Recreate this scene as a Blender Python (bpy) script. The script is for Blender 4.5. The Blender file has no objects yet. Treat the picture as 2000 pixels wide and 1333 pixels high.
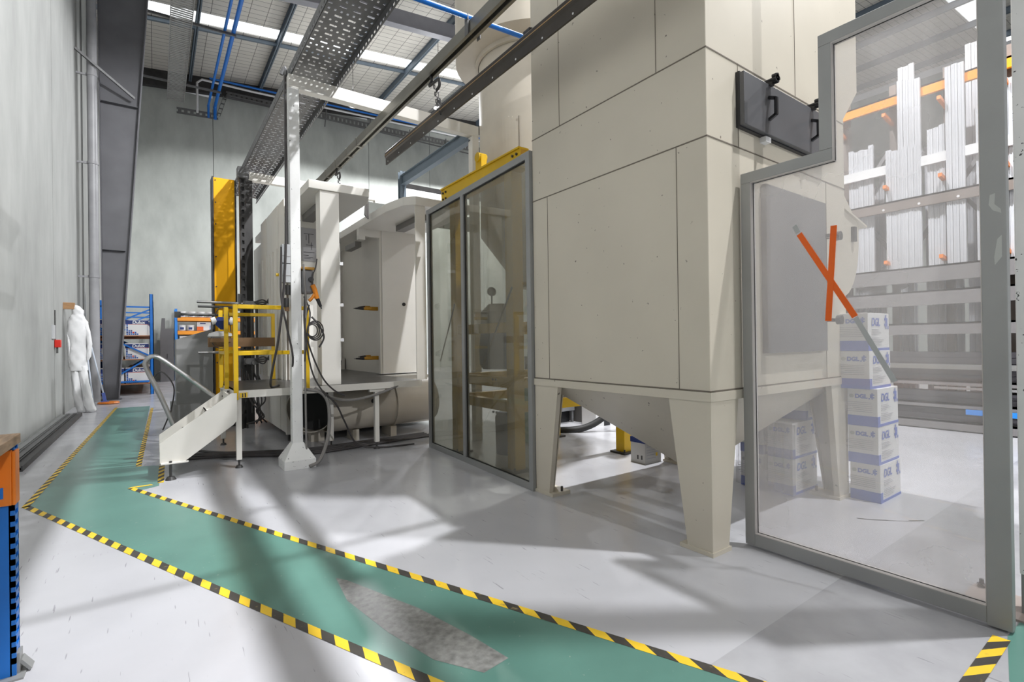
import bpy, bmesh, math, random
from mathutils import Vector, Matrix, noise as mnoise
random.seed(7)
S = bpy.context.scene
COL = S.collection
PI = math.pi

# ------------------------------------------------------------------ materials
MATS = {}
def mat(name, col, rough=.5, metal=0., var=.06, scale=3., bump=0., spec=.5, col2=None, thr=None, stretch=None):
    if name in MATS: return MATS[name]
    m = bpy.data.materials.new(name); m.use_nodes = True
    nt = m.node_tree; N = nt.nodes; L = nt.links
    b = N['Principled BSDF']
    b.inputs['Roughness'].default_value = rough
    b.inputs['Metallic'].default_value = metal
    b.inputs['Specular IOR Level'].default_value = spec
    tc = N.new('ShaderNodeTexCoord')
    mp = N.new('ShaderNodeMapping'); L.new(tc.outputs['Object'], mp.inputs[0])
    if stretch: mp.inputs['Scale'].default_value = stretch
    nz = N.new('ShaderNodeTexNoise'); nz.inputs['Scale'].default_value = scale
    nz.inputs['Detail'].default_value = 6
    L.new(mp.outputs[0], nz.inputs['Vector'])
    rp = N.new('ShaderNodeValToRGB'); L.new(nz.outputs['Fac'], rp.inputs[0])
    c = list(col)
    rp.color_ramp.elements[0].position = .3; rp.color_ramp.elements[1].position = .7
    rp.color_ramp.elements[0].color = [max(0, x*(1-var)) for x in c]+[1]
    rp.color_ramp.elements[1].color = [min(1, x*(1+var)) for x in c]+[1]
    out = rp.outputs[0]
    if col2:
        n2 = N.new('ShaderNodeTexNoise'); n2.inputs['Scale'].default_value = thr[0]; n2.inputs['Detail'].default_value = 3
        L.new(mp.outputs[0], n2.inputs['Vector'])
        r2 = N.new('ShaderNodeValToRGB'); L.new(n2.outputs['Fac'], r2.inputs[0])
        r2.color_ramp.elements[0].position = thr[1]; r2.color_ramp.elements[1].position = thr[1]+thr[2]
        mx = N.new('ShaderNodeMix'); mx.data_type = 'RGBA'
        L.new(r2.outputs[0], mx.inputs[0]); L.new(out, mx.inputs[6]); mx.inputs[7].default_value = list(col2)+[1]
        out = mx.outputs[2]
    L.new(out, b.inputs['Base Color'])
    if bump:
        bp = N.new('ShaderNodeBump'); bp.inputs['Strength'].default_value = bump; bp.inputs['Distance'].default_value = .01
        L.new(nz.outputs['Fac'], bp.inputs['Height']); L.new(bp.outputs[0], b.inputs['Normal'])
    MATS[name] = m
    return m

def emis(name, col, st):
    if name in MATS: return MATS[name]
    m = bpy.data.materials.new(name); m.use_nodes = True
    N = m.node_tree.nodes; L = m.node_tree.links
    N.remove(N['Principled BSDF'])
    e = N.new('ShaderNodeEmission'); e.inputs[0].default_value = list(col)+[1]; e.inputs[1].default_value = st
    L.new(e.outputs[0], N['Material Output'].inputs[0])
    MATS[name] = m
    return m

def glass(name, tint, haze, hazecol, gloss=.06):
    m = bpy.data.materials.new(name); m.use_nodes = True
    N = m.node_tree.nodes; L = m.node_tree.links
    N.remove(N['Principled BSDF'])
    t = N.new('ShaderNodeBsdfTransparent'); t.inputs[0].default_value = list(tint)+[1]
    d = N.new('ShaderNodeBsdfDiffuse'); d.inputs[0].default_value = list(hazecol)+[1]
    tl = N.new('ShaderNodeBsdfTranslucent'); tl.inputs[0].default_value = list(hazecol)+[1]
    dm = N.new('ShaderNodeMixShader'); dm.inputs[0].default_value = .5
    L.new(d.outputs[0], dm.inputs[1]); L.new(tl.outputs[0], dm.inputs[2])
    g = N.new('ShaderNodeBsdfGlossy'); g.inputs['Roughness'].default_value = .02
    tc = N.new('ShaderNodeTexCoord'); nz = N.new('ShaderNodeTexNoise'); nz.inputs['Scale'].default_value = 1.3; nz.inputs['Detail'].default_value = 8
    L.new(tc.outputs['Object'], nz.inputs['Vector'])
    mr = N.new('ShaderNodeMapRange'); mr.inputs['From Min'].default_value = .3; mr.inputs['From Max'].default_value = .7
    mr.inputs['To Min'].default_value = haze*.75; mr.inputs['To Max'].default_value = haze*1.25
    L.new(nz.outputs['Fac'], mr.inputs[0])
    m1 = N.new('ShaderNodeMixShader'); L.new(mr.outputs[0], m1.inputs[0])
    L.new(t.outputs[0], m1.inputs[1]); L.new(dm.outputs[0], m1.inputs[2])
    lw = N.new('ShaderNodeLayerWeight'); lw.inputs[0].default_value = .25
    mm = N.new('ShaderNodeMath'); mm.operation = 'MULTIPLY_ADD'; mm.inputs[1].default_value = .3; mm.inputs[2].default_value = gloss*.5
    L.new(lw.outputs['Fresnel'], mm.inputs[0])
    m2 = N.new('ShaderNodeMixShader'); L.new(mm.outputs[0], m2.inputs[0])
    L.new(m1.outputs[0], m2.inputs[1]); L.new(g.outputs[0], m2.inputs[2])
    L.new(m2.outputs[0], N['Material Output'].inputs[0])
    return m

cream   = mat('cream_paint', (.60,.55,.455), .42, var=.05, scale=1.2, col2=(.20,.17,.14), thr=(20,.715,.02))
boothw  = mat('booth_paint', (.76,.735,.68), .4, var=.04, scale=1.5)
whitep  = mat('chipped_white_paint', (.80,.80,.785), .45, var=.05, scale=4, col2=(.08,.08,.08), thr=(34,.68,.02))
seamm   = mat('seam_dark', (.17,.145,.115), .7)
darkpan = mat('dark_grey_panel', (.10,.10,.105), .45, var=.1, scale=2)
blackp  = mat('black_plastic', (.015,.015,.017), .4)
rubber  = mat('black_rubber', (.012,.012,.012), .6)
alum    = mat('brushed_aluminium', (.32,.325,.32), .45, metal=.35, var=.08, scale=2)
alumr   = mat('aluminium_reveal', (.55,.52,.50), .4, metal=.2, var=.05)
steelg  = mat('column_grey_paint', (.12,.12,.13), .5, var=.12, scale=1.5)
bluegrey= mat('blue_grey_steel', (.13,.165,.20), .5, var=.08)
galv    = mat('galvanised_steel', (.15,.15,.15), .45, metal=.4, var=.15, scale=6)
darkst  = mat('dark_steel', (.05,.048,.047), .5, metal=.3, var=.2, scale=5)
bronze  = mat('bronze_rail', (.075,.065,.055), .4, metal=.5, var=.15, scale=4)
railst  = mat('rail_steel', (.22,.21,.18), .4, metal=.5, var=.12, scale=4)
chrome  = mat('steel_tube', (.48,.48,.48), .28, metal=.8, var=.05)
yellow  = mat('yellow_paint', (.75,.47,.005), .4, var=.06, scale=3)
yelorg  = mat('amber_panel', (.88,.42,.002), .55, var=.04, scale=1.5, spec=.25)
orange  = mat('orange_rack_paint', (.75,.20,.01), .4, var=.08)
tapeor  = mat('orange_tape', (.80,.12,.0), .4, var=.05)
rblue   = mat('blue_rack_paint', (.005,.15,.54), .4, var=.08, scale=5)
bluepl  = mat('blue_plastic_pipe', (.01,.17,.62), .35, var=.05)
timber  = mat('timber', (.36,.20,.09), .6, var=.25, scale=9, stretch=(1,1,12))
timber2 = mat('worktop_timber', (.30,.20,.12), .55, var=.3, scale=8, stretch=(8,1,8))
board   = mat('shelf_board', (.30,.12,.05), .6, var=.2, scale=6)
cardb   = mat('brown_cardboard', (.24,.14,.07), .7, var=.08)
white   = mat('white_plastic', (.75,.75,.75), .4, var=.03)
fabric  = mat('white_coverall_fabric', (.78,.78,.78), .75, var=.05, scale=6, bump=.3)
boxw    = mat('carton_white', (.74,.73,.72), .6, var=.03)
boxg    = mat('carton_grey', (.55,.54,.52), .6, var=.03)
dglb    = mat('carton_blue', (.10,.16,.52), .5, var=.03)
dglt    = mat('carton_print_grey', (.42,.42,.45), .6, var=.02)
navy    = mat('navy_print', (.01,.03,.16), .5, var=.03)
duxb    = mat('blue_print', (.01,.10,.40), .5, var=.03)
redm    = mat('red_plastic', (.62,.02,.01), .4, var=.03)
cablem  = mat('grey_cable', (.05,.045,.045), .5)
cablel  = mat('light_hose', (.22,.21,.20), .5)
extr    = mat('white_extrusion', (.66,.67,.70), .35, metal=.15, var=.08, scale=2)
extd    = mat('dark_extrusion', (.07,.066,.075), .35, metal=.3, var=.2, scale=3)
rackgr  = mat('grey_rack_beam', (.20,.19,.19), .5, var=.08)
rackbr  = mat('brown_rack_post', (.20,.165,.145), .5, var=.1)
greyen  = mat('grey_enclosure', (.45,.46,.47), .45, var=.03)
ctrlg   = mat('machine_grey', (.20,.205,.215), .5, var=.05)
duct    = mat('duct_cream', (.58,.53,.45), .45, var=.06)
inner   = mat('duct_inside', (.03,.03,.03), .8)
deckm   = mat('deck_plate', (.10,.10,.10), .3, metal=.4, var=.35, scale=5)
tapeY   = mat('tape_yellow', (.85,.56,.03), .45, var=.06, scale=8, col2=(.25,.18,.08), thr=(18,.66,.08))
tapeK   = mat('tape_black', (.05,.045,.038), .45, var=.2, scale=12, col2=(.25,.20,.09), thr=(16,.64,.1))
green   = mat('green_floor_paint', (.105,.235,.195), .28, var=.08, scale=2.5, col2=(.25,.32,.28), thr=(30,.70,.03))
paper   = mat('drawing_paper', (.42,.41,.42), .7)
ink     = mat('ink', (.08,.08,.09), .7)
bagb    = mat('blue_bag', (.06,.10,.22), .6, var=.15)
panelg  = mat('grey_panel', (.27,.27,.265), .55, var=.1, scale=1)
teal    = mat('teal_drum', (.18,.45,.38), .5)

def floor_mat():
    m = bpy.data.materials.new('painted_concrete_floor'); m.use_nodes = True
    N = m.node_tree.nodes; L = m.node_tree.links; b = N['Principled BSDF']
    tc = N.new('ShaderNodeTexCoord')
    sep = N.new('ShaderNodeSeparateXYZ'); L.new(tc.outputs['Object'], sep.inputs[0])
    def noise(sc, det, vec=None):
        n = N.new('ShaderNodeTexNoise'); n.inputs['Scale'].default_value = sc; n.inputs['Detail'].default_value = det
        L.new(vec or tc.outputs['Object'], n.inputs['Vector']); return n.outputs['Fac']
    def ramp(f, p0, c0, p1, c1):
        r = N.new('ShaderNodeValToRGB'); L.new(f, r.inputs[0])
        r.color_ramp.elements[0].position = p0; r.color_ramp.elements[0].color = list(c0)+[1]
        r.color_ramp.elements[1].position = p1; r.color_ramp.elements[1].color = list(c1)+[1]
        return r.outputs[0]
    ep = ramp(noise(1.1, 5), .3, (.45,.45,.47), .7, (.51,.51,.535))
    cc = ramp(noise(2.2, 9), .3, (.33,.33,.345), .7, (.47,.47,.49))
    lt = N.new('ShaderNodeMath'); lt.operation = 'LESS_THAN'; lt.inputs[1].default_value = 1.355
    L.new(sep.outputs['Y'], lt.inputs[0])
    gt = N.new('ShaderNodeMath'); gt.operation = 'GREATER_THAN'; gt.inputs[1].default_value = 16.8
    L.new(sep.outputs['Y'], gt.inputs[0])
    ad = N.new('ShaderNodeMath'); ad.operation = 'MAXIMUM'; L.new(lt.outputs[0], ad.inputs[0]); L.new(gt.outputs[0], ad.inputs[1])
    mx = N.new('ShaderNodeMix'); mx.data_type = 'RGBA'
    L.new(ad.outputs[0], mx.inputs[0]); L.new(ep, mx.inputs[6]); L.new(cc, mx.inputs[7])
    # scuffs: thin dark streaks
    mp = N.new('ShaderNodeMapping'); L.new(tc.outputs['Object'], mp.inputs[0])
    mp.inputs['Rotation'].default_value = (0,0,.7); mp.inputs['Scale'].default_value = (30,2.4,1)
    sc = ramp(noise(1.6, 2, mp.outputs[0]), .70, (0,0,0), .735, (1,1,1))
    mp2 = N.new('ShaderNodeMapping'); L.new(tc.outputs['Object'], mp2.inputs[0])
    mp2.inputs['Rotation'].default_value = (0,0,-.5); mp2.inputs['Scale'].default_value = (34,2.2,1)
    sc2 = ramp(noise(1.9, 2, mp2.outputs[0]), .715, (0,0,0), .75, (1,1,1))
    mxs = N.new('ShaderNodeMath'); mxs.operation = 'MAXIMUM'; L.new(sc, mxs.inputs[0]); L.new(sc2, mxs.inputs[1])
    ms = N.new('ShaderNodeMath'); ms.operation = 'MULTIPLY'; ms.inputs[1].default_value = .45; L.new(mxs.outputs[0], ms.inputs[0])
    m2 = N.new('ShaderNodeMix'); m2.data_type = 'RGBA'
    L.new(ms.outputs[0], m2.inputs[0]); L.new(mx.outputs[2], m2.inputs[6]); m2.inputs[7].default_value = (.12,.12,.13,1)
    L.new(m2.outputs[2], b.inputs['Base Color'])
    rr = N.new('ShaderNodeMapRange'); L.new(noise(3, 6), rr.inputs[0]); rr.inputs['To Min'].default_value = .13; rr.inputs['To Max'].default_value = .32
    L.new(rr.outputs[0], b.inputs['Roughness'])
    b.inputs['Specular IOR Level'].default_value = .45
    return m

def concrete_mat(name, c):
    m = bpy.data.materials.new(name); m.use_nodes = True
    N = m.node_tree.nodes; L = m.node_tree.links; b = N['Principled BSDF']
    tc = N.new('ShaderNodeTexCoord'); mp = N.new('ShaderNodeMapping'); L.new(tc.outputs['Object'], mp.inputs[0])
    mp.inputs['Rotation'].default_value = (.5,.5,0); mp.inputs['Scale'].default_value = (.6,.6,.25)
    n = N.new('ShaderNodeTexNoise'); n.inputs['Scale'].default_value = 1.6; n.inputs['Detail'].default_value = 9; n.inputs['Roughness'].default_value = .6
    L.new(mp.outputs[0], n.inputs['Vector'])
    r = N.new('ShaderNodeValToRGB'); L.new(n.outputs['Fac'], r.inputs[0])
    r.color_ramp.elements[0].position = .3; r.color_ramp.elements[0].color = [x*.78 for x in c]+[1]
    r.color_ramp.elements[1].position = .68; r.color_ramp.elements[1].color = [x*1.1 for x in c]+[1]
    L.new(r.outputs[0], b.inputs['Base Color']); b.inputs['Roughness'].default_value = .75
    return m

def roof_mat():
    m = bpy.data.materials.new('roof_sheet'); m.use_nodes = True
    N = m.node_tree.nodes; L = m.node_tree.links; b = N['Principled BSDF']
    tc = N.new('ShaderNodeTexCoord')
    br = N.new('ShaderNodeTexBrick'); L.new(tc.outputs['Object'], br.inputs['Vector'])
    br.offset = 0; br.inputs['Scale'].default_value = 1
    br.inputs['Brick Width'].default_value = .62; br.inputs['Row Height'].default_value = .3
    br.inputs['Mortar Size'].default_value = .012; br.inputs['Mortar Smooth'].default_value = .3
    br.inputs['Color1'].default_value = (.66,.63,.57,1); br.inputs['Color2'].default_value = (.62,.59,.53,1); br.inputs['Mortar'].default_value = (.13,.12,.11,1)
    L.new(br.outputs['Color'], b.inputs['Base Color']); b.inputs['Roughness'].default_value = .5
    return m

# ------------------------------------------------------------------ mesh builder
class B:
    def __init__(s): s.v=[]; s.f=[]; s.mi=[]; s.mats=[]; s.cur=0
    def m(s, material):
        if material not in s.mats: s.mats.append(material)
        s.cur = s.mats.index(material); return s
    def _add(s, vs, fs):
        o = len(s.v); s.v += [Vector(p) for p in vs]
        for f in fs: s.f.append([o+i for i in f]); s.mi.append(s.cur)
        return s
    def box(s, x0,x1,y0,y1,z0,z1, M=None):
        vs = [Vector((x,y,z)) for z in (z0,z1) for y in (y0,y1) for x in (x0,x1)]
        if M: vs = [M @ p for p in vs]
        return s._add(vs, [(0,2,3,1),(4,5,7,6),(0,1,5,4),(2,6,7,3),(0,4,6,2),(1,3,7,5)])
    def bar(s, p0, p1, w, h=None, up=(0,0,1)):
        p0=Vector(p0); p1=Vector(p1); d=(p1-p0); l=d.length; d.normalize(); h=h or w
        u=Vector(up); 
        if abs(d.dot(u))>.95: u=Vector((0,1,0))
        sx=d.cross(u).normalized(); u=sx.cross(d).normalized()
        vs=[]
        for q in (p0,p1):
            for a,b in ((-1,-1),(1,-1),(1,1),(-1,1)): vs.append(q+sx*(a*w/2)+u*(b*h/2))
        return s._add(vs,[(3,2,1,0),(4,5,6,7),(0,1,5,4),(1,2,6,5),(2,3,7,6),(3,0,4,7)])
    def prism(s, pts, axis, a, b):
        # pts 2D polygon; axis 'x': (y,z)  'y': (x,z)  'z': (x,y)
        def P(p,t):
            return {'x':(t,p[0],p[1]),'y':(p[0],t,p[1]),'z':(p[0],p[1],t)}[axis]
        n=len(pts); vs=[P(p,a) for p in pts]+[P(p,b) for p in pts]
        fs=[tuple(range(n))[::-1], tuple(range(n,2*n))]+[(i,(i+1)%n,n+(i+1)%n,n+i) for i in range(n)]
        return s._add(vs,fs)
    def quad(s,*p): return s._add(p,[tuple(range(len(p)))])
    def cyl(s, p0, p1, r0, r1=None, n=16, cap=True, arc=2*PI, a0=0):
        r1 = r0 if r1 is None else r1
        p0=Vector(p0); p1=Vector(p1); d=(p1-p0).normalized()
        u=Vector((0,0,1)) if abs(d.z)<.9 else Vector((1,0,0))
        a=d.cross(u).normalized(); b=d.cross(a)
        vs=[]
        for q,r in ((p0,r0),(p1,r1)):
            for i in range(n):
                t=2*PI*i/n; vs.append(q+a*(r*math.cos(t))+b*(r*math.sin(t)))
        fs=[(i,(i+1)%n,n+(i+1)%n,n+i) for i in range(n)]
        if cap: fs += [tuple(range(n))[::-1], tuple(range(n,2*n))]
        return s._add(vs,fs)
    def ring(s, p0, p1, ro, ri, n=24):
        p0=Vector(p0); p1=Vector(p1); d=(p1-p0).normalized()
        u=Vector((0,0,1)) if abs(d.z)<.9 else Vector((1,0,0))
        a=d.cross(u).normalized(); b=d.cross(a); vs=[]
        for q in (p0,p1):
            for r in (ro,ri):
                for i in range(n):
                    t=2*PI*i/n; vs.append(q+a*(r*math.cos(t))+b*(r*math.sin(t)))
        fs=[]
        for i in range(n):
            j=(i+1)%n
            fs += [(i,j,2*n+j,2*n+i),(n+j,n+i,3*n+i,3*n+j),(j,i,n+i,n+j),(2*n+i,2*n+j,3*n+j,3*n+i)]
        return s._add(vs,fs)
    def tube(s, pts, r, n=8, smooth_pts=True):
        P=[Vector(p) for p in pts]
        if smooth_pts and len(P)>2:
            Q=[]
            for i in range(len(P)-1):
                a=P[max(i-1,0)]; b=P[i]; c=P[i+1]; d=P[min(i+2,len(P)-1)]
                for k in range(6):
                    t=k/6; Q.append(.5*((2*b)+(c-a)*t+(2*a-5*b+4*c-d)*t*t+(3*b-a-3*c+d)*t**3))
            Q.append(P[-1]); P=Q
        vs=[]; prev=None
        for i,p in enumerate(P):
            d=(P[min(i+1,len(P)-1)]-P[max(i-1,0)])
            if d.length<1e-6: d=Vector((0,0,1))
            d.normalize()
            if prev is None:
                u=Vector((0,0,1)) if abs(d.z)<.9 else Vector((1,0,0))
                a=d.cross(u).normalized()
            else:
                a=(prev-d*prev.dot(d)).normalized()
            prev=a; b=d.cross(a)
            for k in range(n):
                t=2*PI*k/n; vs.append(p+a*(r*math.cos(t))+b*(r*math.sin(t)))
        fs=[]
        for i in range(len(P)-1):
            for k in range(n):
                fs.append((i*n+k,i*n+(k+1)%n,(i+1)*n+(k+1)%n,(i+1)*n+k))
        fs += [tuple(range(n))[::-1], tuple(range((len(P)-1)*n,len(P)*n))]
        return s._add(vs,fs)
    def loft(s, rings, n=20, wob=0., seed=0):
        vs=[]; rnd=random.Random(seed)
        if wob>.04 and seed:
            rr=[]
            for i in range(len(rings)-1):
                (c0,a0,b0),(c1,a1,b1)=rings[i],rings[i+1]
                for k in range(5):
                    t=k/5; rr.append((tuple(c0[q]*(1-t)+c1[q]*t for q in range(3)),a0*(1-t)+a1*t,b0*(1-t)+b1*t))
            rr.append(rings[-1])
            rings=[((c[0],c[1],c[2]),a*(1+.03*mnoise.noise((c[2]*9,seed,0))),b_*(1+.03*mnoise.noise((c[2]*9,seed,5)))) for c,a,b_ in rr]
        ph=[rnd.random()*6 for _ in range(4)]
        for j,(c,rx,ry) in enumerate(rings):
            for k in range(n):
                t=2*PI*k/n; w=1+wob*(math.sin(3*t+ph[0]+j*.5)+.7*math.sin(5*t+ph[1]-j*.8)+.5*math.sin(8*t+ph[2]+j*1.3))
                if wob>.04 and seed: w+=.075*mnoise.noise((math.cos(t)*2.2+seed,math.sin(t)*2.2,c[2]*5+t*.6))
                vs.append((c[0]+rx*w*math.cos(t), c[1]+ry*w*math.sin(t), c[2]))
        fs=[]
        for j in range(len(rings)-1):
            for k in range(n): fs.append((j*n+k,j*n+(k+1)%n,(j+1)*n+(k+1)%n,(j+1)*n+k))
        fs += [tuple(range(n))[::-1], tuple(range((len(rings)-1)*n,len(rings)*n))]
        return s._add(vs,fs)
    def mesh(s, off=(0,0,0)):
        me=bpy.data.meshes.new('mesh'); o=Vector(off)
        me.from_pydata([tuple(p-o) for p in s.v],[],s.f)
        for mm in s.mats: me.materials.append(mm)
        for i,p in enumerate(me.polygons): p.material_index=s.mi[i]
        bm=bmesh.new(); bm.from_mesh(me); bmesh.ops.recalc_face_normals(bm,faces=bm.faces); bm.to_mesh(me); bm.free()
        me.update(); return me

def wloc(o):
    l=Vector((0,0,0))
    while o: l+=o.location; o=o.parent
    return l
def finish(o, bevel=0, smooth=False):
    if bevel:
        b=o.modifiers.new('bevel','BEVEL'); b.width=bevel; b.segments=2; b.limit_method='ANGLE'; b.angle_limit=.6
    if smooth:
        for p in o.data.polygons: p.use_smooth=True
        e=o.modifiers.new('split','EDGE_SPLIT'); e.split_angle=.7
    return o
def part(name, b, parent, bevel=0, smooth=False, label=None, stuff=False):
    o=bpy.data.objects.new(name, b.mesh(wloc(parent))); COL.objects.link(o); o.parent=parent
    if label: o['label']=label
    if stuff: o['kind']='stuff'
    return finish(o,bevel,smooth)
def tag(o,label,cat,group=None):
    o['label']=label; o['category']=cat
    if group: o['group']=group
    return o
def thing(name,label,cat,loc=(0,0,0),group=None):
    o=bpy.data.objects.new(name,None); COL.objects.link(o); o.location=loc; o.empty_display_size=.1
    return tag(o,label,cat,group)
def single(name,b,label,cat,group=None,bevel=0,smooth=False,loc=None):
    if loc is None:
        xs=[p.x for p in b.v]; ys=[p.y for p in b.v]; zs=[p.z for p in b.v]
        loc=((min(xs)+max(xs))/2,(min(ys)+max(ys))/2,min(zs))
    o=bpy.data.objects.new(name,b.mesh(loc)); COL.objects.link(o); o.location=loc
    tag(o,label,cat,group); return finish(o,bevel,smooth)
def struct(name,b,bevel=0,loc=(0,0,0)):
    o=bpy.data.objects.new(name,b.mesh(loc)); COL.objects.link(o); o.location=loc; o['kind']='structure'
    return finish(o,bevel)
def dup(root,loc,label=None,rz=None):
    r=root.copy(); COL.objects.link(r); r.location=loc
    if rz is not None: r.rotation_euler=(0,0,rz)
    if label: r['label']=label
    for ch in list(root.children):
        c=ch.copy(); COL.objects.link(c); c.parent=r
        for g in list(ch.children):
            d=g.copy(); COL.objects.link(d); d.parent=c
    return r
def text_verts(b, txt, size, origin, ux, uz, shear=0., bold=0., mat_=None):
    """lay filled lettering on a plane: origin lower-left, ux right direction, uz up direction"""
    cu=bpy.data.curves.new('t','FONT'); cu.body=txt; cu.size=size; cu.shear=shear; cu.offset=bold
    ob=bpy.data.objects.new('t',cu); me=bpy.data.meshes.new_from_object(ob)
    if mat_: b.m(mat_)
    ux=Vector(ux); uz=Vector(uz); o=Vector(origin)
    b._add([o+ux*v.co.x+uz*v.co.y for v in me.vertices],[tuple(p.vertices) for p in me.polygons])
    bpy.data.objects.remove(ob); bpy.data.curves.remove(cu); bpy.data.meshes.remove(me)

# ------------------------------------------------------------------ camera
cd=bpy.data.cameras.new('camera'); cam=bpy.data.objects.new('camera',cd); COL.objects.link(cam); S.camera=cam
cd.lens=974.4/2000*36; cd.sensor_width=36; cd.clip_start=.05; cd.clip_end=200
A=Vector((303-1000,678.5-666.5,974.4)).normalized(); Bv=Vector((2362-1000,651-666.5,974.4))
Xc=(Bv-A*Bv.dot(A)).normalized(); Zc=Xc.cross(A)
if Zc.y>0: Zc=-Zc
# rows of world-from-image (image axes: x right, y down, z forward)
R=Matrix(((Xc.x,-Xc.y,-Xc.z),(A.x,-A.y,-A.z),(Zc.x,-Zc.y,-Zc.z)))
cam.matrix_world=Matrix.Translation((0,0,1.5)) @ R.to_4x4()

# ------------------------------------------------------------------ setting
FM=floor_mat()
struct('floor', B().m(FM).box(-1.95,40,-24,28,-.2,0))
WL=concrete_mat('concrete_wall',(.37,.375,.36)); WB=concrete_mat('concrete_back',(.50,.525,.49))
joint=mat('panel_joint',(.09,.09,.085),.8)
b=B().m(WL)
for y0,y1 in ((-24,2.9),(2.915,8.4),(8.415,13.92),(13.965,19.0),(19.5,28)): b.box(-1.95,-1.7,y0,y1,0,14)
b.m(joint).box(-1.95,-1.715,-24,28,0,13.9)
struct('wall_left',b)
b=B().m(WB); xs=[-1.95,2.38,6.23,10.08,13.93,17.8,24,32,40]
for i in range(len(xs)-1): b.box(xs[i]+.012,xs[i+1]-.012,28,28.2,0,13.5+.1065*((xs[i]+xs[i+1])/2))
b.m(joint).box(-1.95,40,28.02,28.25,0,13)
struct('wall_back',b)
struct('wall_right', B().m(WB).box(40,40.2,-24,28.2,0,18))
Rz=lambda x: 14.11+.1065*(x+.32)
RM=roof_mat()
b=B().m(RM)
for y0,y1 in ((-24,6.3),(7.1,14.5),(15.3,22.35),(23.15,28.2)):
    b.prism([(-1.95,Rz(-1.95)),(40,Rz(40)),(40,Rz(40)+.12),(-1.95,Rz(-1.95)+.12)],'y',y0,y1)
struct('ceiling',b)
sky=emis('skylight_sheet',(.93,.97,1.),1.7)
for i,(y0,y1) in enumerate(((6.3,7.1),(14.5,15.3),(22.35,23.15))):
    struct('window_%d'%(i+1), B().m(sky).prism([(-1.95,Rz(-1.95)+.04),(40,Rz(40)+.04),(40,Rz(40)+.06),(-1.95,Rz(-1.95)+.06)],'y',y0,y1))
b=B().m(darkst).prism([(-1.7,Rz(-1.7)-.75),(40,Rz(40)-.75),(40,Rz(40)-.02),(-1.7,Rz(-1.7)-.02)],'y',27.75,28)
struct('trim_1',b)
# purlins
k=0
names=['first','second','third','fourth','fifth','sixth','seventh','eighth','ninth','tenth','eleventh','twelfth']
for x in (1.45,4.4,7.35,10.3,13.9,17.2,20.5,24,27.5,31,34.5,38):
    z=Rz(x)
    b=B().m(bluegrey).box(x-.06,x+.06,-24,27.9,z-.34,z-.32).box(x-.012,x+.012,-24,27.9,z-.34,z-.02).box(x-.06,x+.06,-24,27.9,z-.04,z-.02)
    single('roof_purlin',b,'dark blue steel beam under the roof, %s one from the left wall'%names[k],'roof beam','purlins under the roof'); k+=1
# purlin-to-purlin rails beside the skylight
for y,l in ((23.3,'far'),(15.45,'middle')):
    b=B().m(bluegrey)
    b.prism([(-1.7,Rz(-1.7)-.16),(40,Rz(40)-.16),(40,Rz(40)-.03),(-1.7,Rz(-1.7)-.03)],'y',y,y+.1)
    single('skylight_rail',b,'thin pale blue steel rail along the %s skylight strip'%l,'rail')
# portal frame: tapered column and rafter
t=thing('portal_frame','tall grey tapered steel column and roof rafter against the left concrete wall','steel frame',(-1.0,18.3,0))
b=B().m(steelg).prism([(-1.2,0),(-.87,0),(-.1,11.8),(-.02,13.2),(-1.25,13.2)],'y',18.38,18.4)
part('web',b,t)
b=B().m(steelg).bar((-.87,18.39,0),(-.08,18.39,12.0),.32,.025,up=(1,0,0)); 
b.bar((-1.2,18.39,0),(-1.24,18.39,13.2),.32,.025,up=(1,0,0)); part('flange',b,t)
part('stiffener',B().m(steelg).box(-1.2,-.68,18.25,18.39,4.3,4.315),t); part('stiffener',B().m(steelg).box(-1.2,-.35,18.25,18.39,8.55,8.57),t); part('base_plate',B().m(steelg).box(-1.26,-.8,18.2,18.55,0.0,.03),t)
b=B().m(mat('rafter_grey',(.33,.33,.36),.5)).prism([(-1.0,Rz(-1)-1.3),(6,Rz(6)-1.0),(40,Rz(40)-1.0),(40,Rz(40)-.34),(-1,Rz(-1)-.34)],'y',18.36,18.42)
b.bar((-1.0,18.39,Rz(-1)-1.3),(6,18.39,Rz(6)-1.0),.32,.03); b.bar((6,18.39,Rz(6)-1.0),(40,18.39,Rz(40)-1.0),.32,.03)
part('rafter',b,t)
# downpipe
t=thing('downpipe','grey plastic drain pipe standing between the concrete wall and the steel column','pipe',(-1.36,18.0,0))
b=B().m(mat('pipe_grey',(.30,.30,.31),.4,var=.15,scale=2)).cyl((-1.36,18.0,0),(-1.36,18.0,13.5),.115,n=20); part('pipe',b,t,smooth=True)
for z in (3.45,6.6,9.05,11.2):
    b=B().m(MATS['pipe_grey']).ring((-1.36,18,z),(-1.36,18,z+.07),.128,.11,20).box(-1.7,-1.47,17.98,18.02,z,z+.05); part('pipe_bracket',b,t)
b=B().m(galv).bar((-1.69,17.7,9.6),(-.42,18.15,8.75),.06,.06)
single('wall_strut',b,'slanting steel strut tying the grey column to the left wall','strut')
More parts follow.
